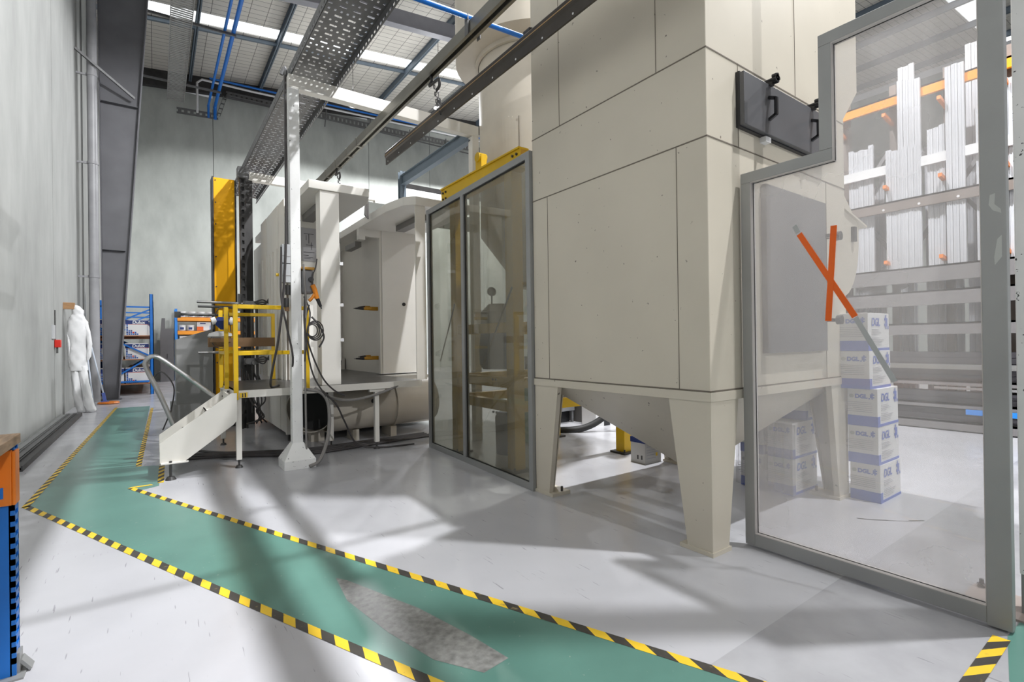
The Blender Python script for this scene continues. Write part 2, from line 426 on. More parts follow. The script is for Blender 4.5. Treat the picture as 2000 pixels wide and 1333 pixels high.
# tape & walkway
def tape(p0,p1,side,skew,label,pitch=.208,w=.058,name='hazard_tape'):
    """strip along p0-p1 (outer edge), w wide towards its left (side=1) or right (-1); stripes slanted by skew"""
    O0=Vector(p0+(.0022,)); O1=Vector(p1+(.0022,)); d=(O1-O0).normalized(); n=Vector((-d.y,d.x,0))*side*w
    L_=(O1-O0).length; b=B(); h=pitch/2; i=-3
    while i*h<L_+.3:
        s0,s1=i*h,(i+1)*h
        cl=lambda s: min(L_,max(0,s))
        a0,a1,c1,c0=cl(s0),cl(s1),cl(s1+skew),cl(s0+skew)
        if (a1-a0)+(c1-c0)>.002:
            b.m(tapeY if i%2==0 else tapeK)
            b.quad(O0+d*a0,O0+d*a1,O0+d*c1+n,O0+d*c0+n)
        i+=1
    return single(name,b,label,'floor tape','hazard tapes')
pts=[(-.99,6.57),(-.80,15.75),(-.12,15.75),(-.205,7.86),(.05,7.75),(.02,6.62),(-.14,6.53),(2.10,1.23),(3.4,-1.8),(2.7,-2.0),(.86,2.23)]
b=B().m(green)._add([(x,y,.001) for x,y in pts],[tuple(range(len(pts)))])
tag_o=single('walkway',b,'green painted walkway on the grey floor, bent beside the stair','walkway'); 
b=B().m(green)._add([(x,y,.001) for x,y in ((3.44,.6),(3.0,.52),(2.75,-.6),(6,-.6),(6,.5))],[(0,1,2,3,4)])
single('walkway',b,'green painted floor corner at the bottom right, by the glass panel','walkway')
tape((-1.04,6.52),(-.83,15.9),-1,.14,'yellow and black floor tape along the left edge of the green path, by the wall')
tape((-1.04,6.545),(1.77,.15),1,-.083,'yellow and black floor tape along the near edge of the green path')
tape((-.20,6.71),(2.98,-.80),-1,.076,'yellow and black floor tape on the machine side of the bent green path')
tape((-.155,7.86),(-.045,15.2),1,-.12,'yellow and black floor tape receding beside the green path, left of the stair')
tape((.065,6.75),(.085,7.72),1,-.10,'short piece of yellow and black floor tape under the stair foot')
tape((3.40,.647),(2.0,.647),1,-.125,'yellow and black floor tape at the bottom right, by the foot of the glass panel',w=.066)
b=B().m(tapeY)._add([(x,y,.0024) for x,y in ((-.25,6.69),(-.03,6.69),(-.05,6.74),(-.22,6.74))],[(0,1,2,3)])
single('hazard_tape',b,'short plain yellow tape end at the tip by the stair foot','floor tape','hazard tapes')
# worn patch in the green paint
b=B().m(mat('worn_concrete',(.22,.22,.21),.3,var=.35,scale=25))._add([(x,y,.0018) for x,y in ((.93,3.28),(.98,3.2),(1.2,2.62),(1.3,2.22),(1.35,1.95),(1.2,1.93),(1.06,2.15),(.97,2.5),(.9,2.95))],[tuple(range(9))])
single('worn_patch',b,'bare concrete patch worn through the green path, beside the tape','floor patch')
# black scrape marks seen through the glass
b=B().m(rubber)
P=[(4.72,1.71),(4.78,1.62),(4.86,1.54),(4.98,1.43),(5.08,1.36)]
for i in range(len(P)-1):
    (x0,y0),(x1,y1)=P[i],P[i+1]; w=.012 if i!=2 else .004
    b._add([(x0,y0,.0012),(x1,y1,.0012),(x1+w,y1+w,.0012),(x0+w,y0+w*1.5,.0012)],[(0,1,2,3)])
single('scrape_mark',b,'black rubber scrape on the pale floor behind the glass panel','mark')
exec_after=[]
# ------------------------------------------------------------------ dust collector tower
x0,x1,y0,y1=3.105,5.33,2.0,3.95
t=thing('dust_collector','large cream square dust collector tower standing on tapered legs','dust collector',(4.2,3.0,0))
b=B().m(cream).box(x0,x1,y0,y1,1.14,5.15)
# overhang on the far right side
b.prism([(x1-.01,3.56),(x1-.01,5.15),(5.66,5.15),(5.66,3.92)],'y',y0+.002,y1)
part('body',b,t,bevel=.006)
b=B().m(seamm); e=.003; w=.0045
def sx(y,za,zb): b.box(x0-e,x0,y-w/2,y+w/2,za,zb)
def sy(x,za,zb): b.box(x-w/2,x+w/2,y0-e,y0,za,zb)
for z in (3.525,2.91,1.142):
    b.box(x0-e,x0,y0-e,y1,z-w,z+w); b.box(x0,x1,y0-e,y0,z-w,z+w)
sx(3.53,3.53,5.15); sx(2.42,3.53,5.15); sx(3.72,1.14,2.91); sx(2.25,1.14,2.91)
sy(3.50,2.91,3.53); sy(4.38,3.53,5.15); sy(4.93,2.0,2.91); sy(4.9,1.14,1.4)
part('panel_seam',b,t)
b=B().m(cream).box(x0-.008,x1+.008,y0-.008,y0+.06,1.07,1.135).box(x0-.008,x0+.06,y0+.06,y1-.06,1.07,1.135).box(x1-.06,x1+.008,y0+.06,y1-.06,1.07,1.135).box(x0-.008,x1+.008,y1-.06,y1+.008,1.07,1.135)
part('base_band',b,t)
# hopper
b=B().m(cream)
T=[(3.18,2.05),(5.25,2.05),(5.25,3.89),(3.18,3.89)]; Q=[(4.04,2.78),(4.22,2.78),(4.22,2.95),(4.04,2.95)]
b._add([(x,y,1.07) for x,y in T]+[(x,y,.33) for x,y in Q],[(0,1,5,4),(1,2,6,5),(2,3,7,6),(3,0,4,7),(4,5,6,7),(0,3,2,1)])
b.cyl((4.13,2.865,.33),(4.13,2.865,.18),.10,n=20); part('hopper',b,t)
def leg(cx,cy,dx,dy):
    b=B().m(cream)
    top=.345; bot=.20; X=lambda v:cx+dx*v; Y=lambda v:cy+dy*v
    # angle leg: two folded tapering plates with returned edges
    th=.012; rt=.05
    def tp(q0,q1):   # q: four plan corners (v along x, v along y) at foot and top
        b._add([(X(p[0]),Y(p[1]),.03) for p in q0]+[(X(p[0]),Y(p[1]),1.07) for p in q1],[(3,2,1,0),(4,5,6,7),(0,1,5,4),(1,2,6,5),(2,3,7,6),(3,0,4,7)])
    L0=lambda w:[(0,0),(w,0),(w,th),(0,th)]
    tp(L0(bot),L0(top))
    K=lambda w:[(0,th),(th,th),(th,w),(0,w)]
    tp(K(bot),K(top))
    J=lambda w:[(w-th,th),(w,th),(w,rt),(w-th,rt)]
    tp(J(bot),J(top))
    I=lambda w:[(th,w-th),(rt,w-th),(rt,w),(th,w)]
    tp(I(bot),I(top))
    o=part('leg',b,t)
    b=B().m(cream).box(min(X(-.008),X(.22)),max(X(-.008),X(.22)),min(Y(-.008),Y(.26)),max(Y(-.008),Y(.26)),0,.03)
    b.m(darkst).cyl((X(.14),Y(.225),.03),(X(.14),Y(.225),.075),.012,n=8)
    part('foot_plate',b,o)
leg(x0,y0,1,1); leg(x0,y1,1,-1); leg(x1,y0,-1,1); leg(x1,y1,-1,-1)
# dark hatch on the right face
b=B().m(darkpan).box(3.475,4.87,y0-.065,y0-.02,3.06,3.445); h=part('hatch',b,t,bevel=.004,label='dark grey rectangular hatch')
b=B().m(blackp).box(3.472,4.873,y0-.03,y0,3.05,3.455); part('hatch_rim',b,h)
for xx in (3.82,4.52):
    b=B().m(blackp)
    b.bar((xx,y0-.065,3.34),(xx,y0-.12,3.315),.022).bar((xx,y0-.12,3.32),(xx,y0-.12,3.19),.022).bar((xx,y0-.12,3.195),(xx,y0-.065,3.17),.022)
    part('handle',b,h)
    b=B().m(blackp).bar((xx+.02,y0-.09,3.44),(xx+.02,y0-.03,3.46),.035,.03).cyl((xx+.02,y0,3.475),(xx+.02,y0-.10,3.475),.014,n=10)
    for a in range(5):
        b.cyl((xx+.02+.022*math.cos(a*1.2566),y0-.125,3.475+.022*math.sin(a*1.2566)),(xx+.02+.022*math.cos(a*1.2566),y0-.095,3.475+.022*math.sin(a*1.2566)),.017,n=10)
    b.cyl((xx+.02,y0-.125,3.475),(xx+.02,y0-.095,3.475),.024,n=12)
    part('knob',b,h)
b=B().m(white).box(3.80,3.875,y0-.05,y0,3.01,3.05); part('hatch_catch',b,h)
# grey door
b=B().m(mat('grey_access_door',(.15,.148,.15),.45,var=.06)).box(3.80,4.82,y0-.045,y0-.002,1.39,2.69); h=part('access_door',b,t,bevel=.004,label='big grey access door')
for z in (2.40,1.66):
    b=B().m(blackp).bar((4.80,y0-.06,z),(4.90,y0-.06,z),.03).cyl((4.90,y0,z),(4.90,y0-.13,z),.014,n=10).cyl((4.90,y0-.13,z),(4.90,y0-.09,z),.04,n=12); part('knob',b,h)
# inlet chute with curved underside on the far right side
ear=[(5.33,2.90),(5.70,2.62),(5.70,2.42)]
for i in range(9):
    a=i/8*PI/2; ear.append((5.33+.37*math.cos(a)*(1-.02*i),2.40-.50*math.sin(a)))
b=B().m(cream).prism(ear,'y',y0+.02,y1-.4); h=part('inlet_chute',b,t,label='cream side chute with rounded underside')
b=B().m(cream).bar((5.33,2.6,2.74),(5.86,2.6,2.62),1.2,.02,up=(0,0,1)); part('chute_lid',b,h)
b=B().m(blackp).box(5.52,5.58,y0-.01,y0+.02,2.44,2.58); part('latch',b,h)

# ------------------------------------------------------------------ smoky glass screen
d=Vector((3.10-3.247,3.957-6.593,0)).normalized(); nrm=Vector((d.y,-d.x,0)); org=Vector((3.247,6.593,0)); Ls=2.64
if nrm.x>0: nrm=-nrm
def sc(u,z,off=0): return org+d*u+nrm*off+Vector((0,0,z))
def sbar(b,u0,z0,u1,z1,w,dp):
    p=sc(u0,z0);q=sc(u1,z1); b.bar(p,q,w,dp,up=nrm); return b
t=thing('glass_screen','tall two-pane smoky glass screen in an aluminium frame beside the cream tower','glass screen',(3.17,5.3,0))
H=3.43
b=B().m(alum)
for u in (.035,Ls-.035): sbar(b,u,0,u,H,.07,.06)
sbar(b,.07,.035,Ls-.07,.035,.07,.055); sbar(b,.07,H-.035,Ls-.07,H-.035,.07,.055)
part('frame',b,t)
b=B().m(alum); sbar(b,1.13,.07,1.13,H-.07,.075,.06); part('mullion',b,t)
smoke=glass('smoky_glass',(.74,.74,.70),.28,(.36,.35,.30),.05)
for u0,u1,(ba,bb) in ((.07,1.0925,((.30,1.25),(.78,2.02))),(1.1675,Ls-.07,((1.55,1.25),(2.2,2.1)))):
    b=B().m(smoke); p=[sc(u0,.07,0),sc(u1,.07,0),sc(u1,H-.07,0),sc(u0,H-.07,0)]
    q=[x-nrm*.006 for x in p]
    b._add(p+q,[(0,1,2,3),(7,6,5,4),(0,1,5,4),(1,2,6,5),(2,3,7,6),(3,0,4,7)])
    part('pane',b,t)
    b=B().m(rubber)
    for (a,c) in (((u0+.006,.07),(u0+.006,H-.07)),((u1-.004,.07),(u1-.004,H-.07)),((u0,H-.075),(u1,H-.075)),((u0,.074),(u1,.074))):
        b.bar(sc(a[0],a[1],.005),sc(c[0],c[1],.005),.012,.012,up=nrm)
    part('gasket',b,t)
    b=B().m(darkst).bar(sc(ba[0],ba[1],-.03),sc(bb[0],bb[1],-.03),.018,.01,up=nrm); part('brace',b,t)

# ------------------------------------------------------------------ cyclone and fan housing behind
t=thing('cyclone','tall cream round cyclone duct with a wider drum on top behind the tower','cyclone',(4.58,5.78,2.0))
cx,cy=4.58,5.78
b=B().m(duct).cyl((cx,cy,3.05),(cx,cy,5.57),.80,n=48); part('cylinder',b,t,smooth=True)
b=B().m(duct).cyl((cx,cy,5.56),(cx,cy,6.47),1.134,n=48); part('upper_drum',b,t,smooth=True)
b=B().m(duct).ring((cx,cy,5.50),(cx,cy,5.56),.85,.81,48); part('collar',b,t)
b=B().m(duct).cyl((cx,cy,3.05),(cx,cy,2.3),.80,.25,n=48); part('cone',b,t,smooth=True)
b=B().m(duct)
for a in range(-3,4):
    aa=PI+.45+a*.06
    x,y=cx+.807*math.cos(aa),cy+.807*math.sin(aa); b.bar((x,y,3.75),(x,y,4.52-.01*a*a),.052,.008,up=(math.cos(aa),math.sin(aa),0))
b.m(seamm)
x,y=cx+.81*math.cos(PI+.66),cy+.81*math.sin(PI+.66); b.bar((x,y,3.75),(x,y,4.5),.008)
part('inspection_door',b,t)

# ------------------------------------------------------------------ yellow gantry with bulk bag
t=thing('yellow_gantry','yellow steel bag-emptying frame standing behind the smoky glass screen','steel frame',(4.2,5.4,0))
for (x,y) in ((3.42,4.72),(3.42,6.05),(5.12,4.60),(5.12,6.05)):
    b=B().m(yellow).box(x-.075,x+.075,y-.075,y+.075,.02,3.475); o=part('post',b,t,bevel=.006)
    b=B().m(darkst).box(x-.13,x+.13,y-.13,y+.13,0,.025); b.cyl((x-.1,y-.1,.025),(x-.1,y-.1,.06),.012,n=8); part('base_plate',b,o)
b=B().m(yellow).box(3.345,3.49,4.50,6.40,3.475,3.495).box(3.365,3.375,4.50,6.40,3.495,3.69).box(3.345,3.49,4.50,6.40,3.69,3.71)
o=part('top_beam',b,t)
for y in (4.56,4.64,6.26,6.34):
    for z in (3.55,3.64): part('bolt',B().m(darkst).cyl((3.365,y,z),(3.35,y,z),.016,n=8),o)
b=B().m(yellow).box(3.38,3.46,5.34,5.48,3.71,3.90).cyl((3.36,5.41,3.87),(3.48,5.41,3.87),.06,n=16); part('lifting_lug',b,o)
for z in (1.68,1.02,.74):
    b=B().m(yellow).box(3.42,5.12,4.66,4.76,z-.06,z+.06).box(3.42,5.12,6.0,6.1,z-.06,z+.06).box(3.37,3.47,4.72,6.05,z-.06,z+.06); part('crossbar',b,t)
for y in (5.05,5.12):
    for z in (1.05,.65): part('bolt',B().m(darkst).cyl((3.375,y,z),(3.36,y,z),.015,n=8),t)
bx,by=3.86,5.72
b=B().m(bagb).loft([((bx,by,1.14),.22,.22),((bx,by,1.20),.26,.26),((bx,by,1.45),.26,.26),((bx,by,1.66),.23,.23),((bx,by,1.74),.17,.17)],24,.02)
single('bulk_bag',b,'blue-grey bulk bag hanging in the yellow frame behind the smoky glass','bag',smooth=True)
t=thing('pressure_vessel','grey domed vessel with a dial gauge on top above the blue bag','vessel',(bx,by,1.76))
b=B().m(mat('vessel_grey',(.25,.24,.22),.5)).loft([((bx,by,1.76),.24,.24),((bx,by,1.92),.24,.24),((bx,by,2.03),.13,.13)],24); part('body',b,t,smooth=True)
b=B().m(darkst).cyl((bx-.1,by,2.0),(bx-.1,by,2.14),.012,n=8).cyl((bx-.12,by-.02,2.2),(bx-.08,by+.02,2.2),.06,n=16); part('gauge',b,t)
b=B().m(bagb).loft([((3.88,5.55,.0),.16,.16),((3.88,5.55,.5),.17,.17),((3.88,5.55,.56),.13,.13)],20)
single('floor_drum',b,'dark blue drum on the floor inside the yellow frame','drum',smooth=True)
b=B().m(teal).loft([((4.50,5.9,0.02),.13,.13),((4.50,5.9,.75),.14,.14),((4.50,5.9,.9),.06,.06)],20)
single('gas_cylinder',b,'teal green cylinder standing at the right of the yellow frame','cylinder',smooth=True)

# ------------------------------------------------------------------ clear glass panel at right
t=thing('glass_partition','stepped clear glass panel in a grey aluminium frame, marked with an orange tape cross','glass panel',(3.5,1.28,0))
xo,xi=3.475,3.535
b=B().m(alum)
def fr(y0,y1,z0,z1,m=alum): b.m(m).box(xo,xi,min(y0,y1),max(y0,y1),z0,z1)
fr(1.975,1.905,.02,2.625); fr(1.975,1.37,2.625,2.70); fr(1.445,1.37,2.70,3.365); fr(1.445,.682,3.365,3.44); fr(1.905,.682,.02,.105)
part('frame',b,t,bevel=.003)
b=B().m(alum).box(xo-.003,xi,.585,.682,.012,3.60); part('stile',b,t,bevel=.003,label='wide scuffed grey right upright')
b=B().m(alumr)
r=.004
for (a0,a1,c0,c1) in ((1.905,1.901,.105,2.625),(1.37,1.366,2.625,3.365),(.686,.682,.105,3.365)): b.box(xo+.002,xi,a1,a0,c0,c1)
for (a0,a1,c0,c1) in ((1.905,.682,.105,.109),(1.905,1.366,2.621,2.625),(1.366,.682,3.361,3.365)): b.box(xo+.002,xi,a1,a0,c0,c1)
part('reveal',b,t)
clear=glass('clear_dusty_glass',(.95,.95,.95),.26,(.86,.82,.80),.04)
b=B().m(clear); pg=[(1.905,.105),(.682,.105),(.682,3.365),(1.37,3.365),(1.37,2.625),(1.905,2.625)]
b.prism(pg,'x',3.518,3.524); part('pane',b,t)
b=B().m(rubber)
for i in range(6):
    (a,c),(e_,g)=pg[i],pg[(i+1)%6]; b.bar((3.513,a,c),(3.513,e_,g),.010,.010)
part('gasket',b,t)
b=B().m(tapeor).bar((3.512,1.59,2.20),(3.512,1.27,1.63),.0035,.036,up=(0,-.57,.32)).bar((3.5105,1.38,2.215),(3.5105,1.42,1.61),.0035,.036,up=(0,1,0)); part('tape_cross',b,t,label='orange adhesive tape cross')
b=B().m(mat('old_tape',(.42,.43,.43),.5)).bar((3.511,1.267,1.625),(3.511,1.072,1.24),.003,.03,up=(0,-.4,.2)).bar((3.511,1.62,2.26),(3.511,1.595,2.21),.003,.03,up=(0,-.4,.2)); part('old_tape',b,t,label='faded grey tape remnant')
b=B().m(mat('tape_residue',(.45,.46,.44),.5))
b._add([(3.4715,y,z) for y,z in ((.645,2.22),(.625,2.225),(.628,2.17),(.605,2.14),(.604,2.12),(.635,2.14),(.65,2.17))],[tuple(range(7))])
b._add([(3.4715,y,z) for y,z in ((.62,1.99),(.603,2.01),(.603,1.90),(.63,1.86),(.632,1.9))],[tuple(range(5))])
part('tape_residue',b,t)
# white column beyond
t=thing('white_column','chipped white square steel column beside the right upright of the glass panel','column',(3.83,.56,0))
b=B().m(whitep).box(3.76,3.88,.485,.605,.22,7); part('post',b,t,bevel=.006)
b=B().m(panelg).box(3.765,3.875,.49,.60,.012,.22); part('bare_base',b,t,label='bare grey lower end')
b=B().m(mat('plate_primer',(.36,.30,.27),.6)).box(3.66,4.0,.40,.84,0,.012)
b.m(darkst).cyl((3.97,.80,.012),(3.97,.80,.035),.02,n=6).cyl((3.97,.80,.035),(3.97,.80,.06),.011,n=8); part('base_plate',b,t)

# ------------------------------------------------------------------ overhead: frames, tray, rails
def frame(name,label,x0,x1,y,post,bm_,base=True):
    t=thing(name,label,'steel frame',((x0+x1)/2,y,0))
    b=B().m(post).box(x0,x0+.12,y-.06,y+.06,.29 if base else 0,4.68); part('post',b,t,bevel=.006)
    b=B().m(bm_).box(x1-.12,x1,y-.06,y+.06,.0,4.68); part('post',b,t,bevel=.006)
    b=B().m(bm_).box(x0+.0,x1,y-.06,y+.06,4.68,4.845); part('crossbeam',b,t,bevel=.006)
    if base:
        b=B().m(whitep); c=x0+.06
        v=[(c-.18,y-.18),(c+.18,y-.18),(c+.18,y+.18),(c-.18,y+.18)]; w_=[(c-.064,y-.064),(c+.064,y-.064),(c+.064,y+.064),(c-.064,y+.064)]
        b._add([(p[0],p[1],0) for p in v]+[(p[0],p[1],.105) for p in v]+[(p[0],p[1],.30) for p in w_],
          [(0,1,5,4),(1,2,6,5),(2,3,7,6),(3,0,4,7),(4,5,9,8),(5,6,10,9),(6,7,11,10),(7,4,8,11),(8,9,10,11),(3,2,1,0)])
        part('base_cover',b,t)
    return t
frame('support_frame','white chipped steel post with pyramid base carrying the overhead crossbeam','%s'and 1.36,4.1,6.6,whitep,boothw)
frame('support_frame','dark second overhead frame behind the yellow guard rail',1.43,4.1,10.75,darkst,boothw,base=False)
# perforated cable tray (real slots)
def tray(name,label,y0,y1,xl,xr,zb,h=.13):
    t=thing(name,label,'cable tray',((xl+xr)/2,y0,zb))
    b=B().m(galv); zt=zb+h; y=y0; i=0; W=xr-xl
    while y<y1:
        b.box(xl,xr,y,y+.062,zt-.004,zt)
        nw=4 if i%2==0 else 9
        for j in range(nw+1):
            xx=xl+W*j/nw; ww=.034 if nw==4 else .021
            b.box(max(xl,xx-ww),min(xr,xx+ww),y+.062,y+.092,zt-.004,zt)
        y+=.092; i+=1
    part('perforated_bed',b,t,label='bed of punched slots')
    for xx in (xl,xr-.004):
        b=B().m(galv).box(xx,xx+.004,y0,y1,zb,zb+.03).box(xx,xx+.004,y0,y1,zb+.06,zt)
        y=y0
        while y<y1: b.box(xx,xx+.004,y,y+.045,zb+.03,zb+.06); y+=.09
        sgn=1 if xx==xl else -1
        b.box(min(xx,xx+sgn*.015),max(xx,xx+sgn*.015),y0,y1,zb,zb+.003)
        part('side_flange',b,t)
tray('cable_tray','wide grey perforated cable tray running overhead along the machine',1.2,13.0,1.39,1.97,4.845)
# enclosed track rail
t=thing('conveyor_rail','pale steel overhead conveyor track rail running above the spray booth slot','rail',(2.6,4,4.55))
b=B().m(railst).box(2.545,2.655,1.0,13.5,4.665,4.678).box(2.545,2.557,1.0,13.5,4.56,4.665).box(2.643,2.655,1.0,13.5,4.56,4.665).box(2.557,2.578,1.0,13.5,4.56,4.57).box(2.622,2.643,1.0,13.5,4.56,4.57); part('track',b,t)
for yy in (7.6,8.1,8.7,9.3,9.9): part('rail_joint',B().m(railst).box(2.54,2.66,yy,yy+.05,4.556,4.685),t)
b=B().m(galv).box(2.525,2.535,4.205,4.265,4.54,4.74).box(2.665,2.675,4.205,4.265,4.54,4.74).box(2.525,2.675,4.205,4.265,4.678,4.686)
part('clamp',b,t)
# second rail, dark bronze
t=thing('bronze_rail','dark bronze overhead rail with bolt holes, its cut end hanging near the tower','rail',(2.66,4,4.0))
b=B().m(bronze).prism([(2.640,4.0),(2.657,4.0),(2.657,4.09),(2.71,4.09),(2.71,4.161),(2.657,4.161),(2.64,4.179),(2.626,4.161),(2.626,4.107),(2.64,4.09)],'y',.4,6.66); part('rail_profile',b,t)
b=B().m(mat('tan_line',(.42,.27,.12),.5)).box(2.6235,2.626,.4,6.66,4.121,4.129); part('stripe',b,t)
b=B().m(white)
y=1.7
while y<6.6: b.cyl((2.641,y,4.027),(2.637,y,4.027),.009,n=8); y+=.375
part('bolt_head',b,t)
b=B().m(blackp).prism([(3.02,4.60),(3.10,4.62),(3.10,4.48),(3.06,4.44),(3.06,4.54),(3.02,4.56)],'y',3.86,3.96); single('rail_hanger',b,'black bracket at the top of the tower left edge holding the bronze rail','bracket')
# hook and chain
def chain(name,label,y,z0,n,lean):
    t=thing(name,label,'chain',(2.6,y,z0))
    b=B().m(darkst).tube([(2.6,y+.09,z0+.12),(2.6,y+.06,z0+.04),(2.6,y+.12,z0+.0),(2.6,y-.10,z0-.02),(2.6,y-.12,z0-.10),(2.6,y-.06,z0-.12)],.017); part('hook',b,t,smooth=True)
    b=B().m(darkst)
    for i in range(n):
        p=Vector((2.6+(.012 if i%2 else -.012),y-.02+lean*i,z0-.05-.045*i)); 
        b.tube([p+Vector((0,.012,0)),p+Vector((.012*(i%2),.012*(1-i%2),-.035)),p+Vector((-.0,-.012,-.05)),p+Vector((-.012*(i%2),-.014*(1-i%2),-.01)),p+Vector((0,.012,0))],.005,6)
    part('chain_links',b,t)
chain('hook_and_chain','dark hook and chain hanging from the conveyor rail in the open roof space',5.08,4.47,8,-.012)
chain('hook_and_chain','small hook and chain on the conveyor rail just above the booth roof',8.75,4.47,4,-.02)
b=B().m(bluepl).cyl((-1.66,4.23,4.487),(3.75,4.23,4.79),.024,n=14)
single('blue_conduit',b,'bright blue pipe crossing overhead under the conveyor rail clamp','pipe',smooth=True)
b=B().m(bronze).prism([(2.86,3.98),(3.02,3.98),(3.02,4.03),(2.97,4.06),(2.97,4.12),(3.02,4.15),(3.02,4.18),(2.86,4.18),(2.86,4.15),(2.91,4.12),(2.91,4.06),(2.86,4.03)],'y',9.0,11.2)
single('rail_offcut',b,'short dark rail end lying above the left booth roof','rail')
# blue-grey I beam from frame to back
t=thing('steel_beam','blue-grey steel beam on a short stub post above the right booth roof','steel beam',(4.0,8,4.6))
b=B().m(bluegrey).box(3.95,4.05,6.6,9.25,4.62,4.635).box(3.995,4.005,6.6,9.25,4.635,4.80).box(3.95,4.05,6.6,9.25,4.80,4.815); part('beam',b,t)
b=B().m(bluegrey).box(3.94,4.06,9.2,9.215,3.85,4.9).box(3.94,4.06,9.30,9.315,3.85,4.9).box(3.995,4.005,9.2,9.31,3.85,4.9); part('stub_post',b,t)
b=B().m(darkst).box(4.06,9,9.22,9.28,4.60,4.68); part('cross_bar',b,t)
# ------------------------------------------------------------------ spray booth
t=thing('spray_booth','white two-sided powder spray booth with roof slabs on a raised deck','spray booth',(2.5,9,0))
b=B().m(boothw).prism([(1.68,6.95),(2.50,6.95),(2.60,7.3),(2.60,11.3),(1.68,11.3),(1.68,7.1)],'z',3.60,3.715); o=part('roof_slab',b,t,bevel=.006)
b=B().m(mat('lamp_housing',(.22,.21,.20),.5)).box(1.95,2.12,7.7,8.5,3.5,3.6); part('light_fitting',b,o)
b=B().m(boothw).prism([(3.0,7.6),(3.08,7.1),(3.22,6.95),(4.2,6.95),(4.2,11.3),(3.0,11.3)],'z',3.60,3.73); o=part('roof_slab',b,t,bevel=.006)
b=B().m(MATS['lamp_housing']).box(3.5,3.66,7.4,8.4,3.5,3.6); part('light_fitting',b,o)
b=B().m(MATS['lamp_housing']).box(3.1,3.22,9.4,10.0,3.36,3.46); part('light_fitting',b,o)
b=B().m(boothw).box(3.0,3.12,8.9,9.0,3.4,3.6).box(3.12,3.5,8.92,9.0,3.47,3.6); part('roof_trim',b,t)
b=B().m(boothw).box(1.83,2.085,6.98,7.06,.952,3.6).box(1.83,1.86,7.062,7.2,.952,3.6); part('front_column',b,t,bevel=.004)
b=B().m(boothw)
for ya,yb,zt in ((8.45,8.9,3.82),(8.9,9.4,3.82),(9.4,9.95,3.82),(9.95,10.55,3.82),(10.55,11.4,3.45)): b.box(1.670-.004*((int(ya*2))%2),1.72,ya+.006,yb,.12,zt)
b.m(seamm).box(1.69,1.715,8.45,11.4,.12,3.4)
part('left_wall',b,t)
b=B().m(boothw)
for yy in (8.62,8.95,9.3,9.62,9.85,10.3,10.7): b.box(1.64,1.669,yy,yy+.07,.95,3.1)
part('wall_rib',b,t)
b=B().m(boothw).box(1.66,1.73,8.40,8.47,.1,.95); b.m(darkst).cyl((1.70,8.43,0),(1.70,8.43,.1),.02,n=8); part('wall_foot',b,t)
b=B().m(boothw).box(1.72,2.35,8.5,8.54,.952,3.6); o=part('back_panel',b,t)
b=B().m(paper).box(1.93,2.16,8.49,8.498,2.86,3.40)
b.m(ink)
for (x,z,w_,h_) in ((1.97,3.30,.15,.008),(2.04,3.15,.01,.15),(2.0,3.12,.11,.008),(2.0,3.2,.008,.08),(2.08,3.05,.008,.12),(1.96,3.0,.17,.01),(1.96,2.95,.08,.008),(1.97,2.92,.14,.006),(1.97,2.9,.1,.006)): b.box(x,x+w_,8.487,8.49,z,z+h_)
part('drawing_sheet',b,o,label='pinned grey drawing sheet')
b=B().m(boothw).box(3.43,4.2,8.9,8.95,.952,3.6); part('inner_panel',b,t)
b=B().m(boothw).box(3.43,3.47,8.95,11.3,.952,3.6).box(3.39,3.43,8.92,9.02,.952,3.47); part('side_panel',b,t)
b=B().m(boothw).box(2.6,4.2,11.3,11.34,.952,3.6); part('end_panel',b,t)
b=B().m(boothw).box(2.6,3.4,11.1,11.3,.952,1.2); part('sill',b,t)
b=B().m(boothw).box(3.22,3.385,6.98,7.0,.952,3.6); part('jamb',b,t)
b=B().m(boothw).box(1.74,4.2,8.5,11.35,.06,.925); part('under_deck_block',b,t)  # solid block added to keep back light out from under the deck
b=B().m(blackp).cyl((3.85,8.899,2.25),(3.85,8.89,2.25),.035,n=12); part('grommet',b,t)
# deck
b=B().m(deckm).box(.80,3.27,6.93,8.95,.935,.95).box(2.4,4.2,8.95,11.3,.93,.945); o=part('deck_plate',b,t,label='worn dark grey deck plate')
b=B().m(boothw).box(.80,3.27,6.92,6.935,.86,.952).box(.80,.815,6.93,8.95,.86,.95).box(.80,1.68,8.94,8.955,.86,.95); part('deck_edge',b,t)
for (x,y) in ((.80,6.95),(2.55,6.95),(2.05,7.45),(.80,8.7)):
    b=B().m(boothw).box(x,x+.06,y,y+.06,.10,.86); o=part('deck_leg',b,t)
    b=B().m(darkst).cyl((x+.03,y+.03,.025),(x+.03,y+.03,.10),.012,n=8).cyl((x+.03,y+.03,0),(x+.03,y+.03,.03),.045,.03,n=16); part('levelling_foot',b,o)
b=B().m(boothw).box(2.47,2.70,6.945,7.0,.82,.87); part('leg_bracket',b,t)
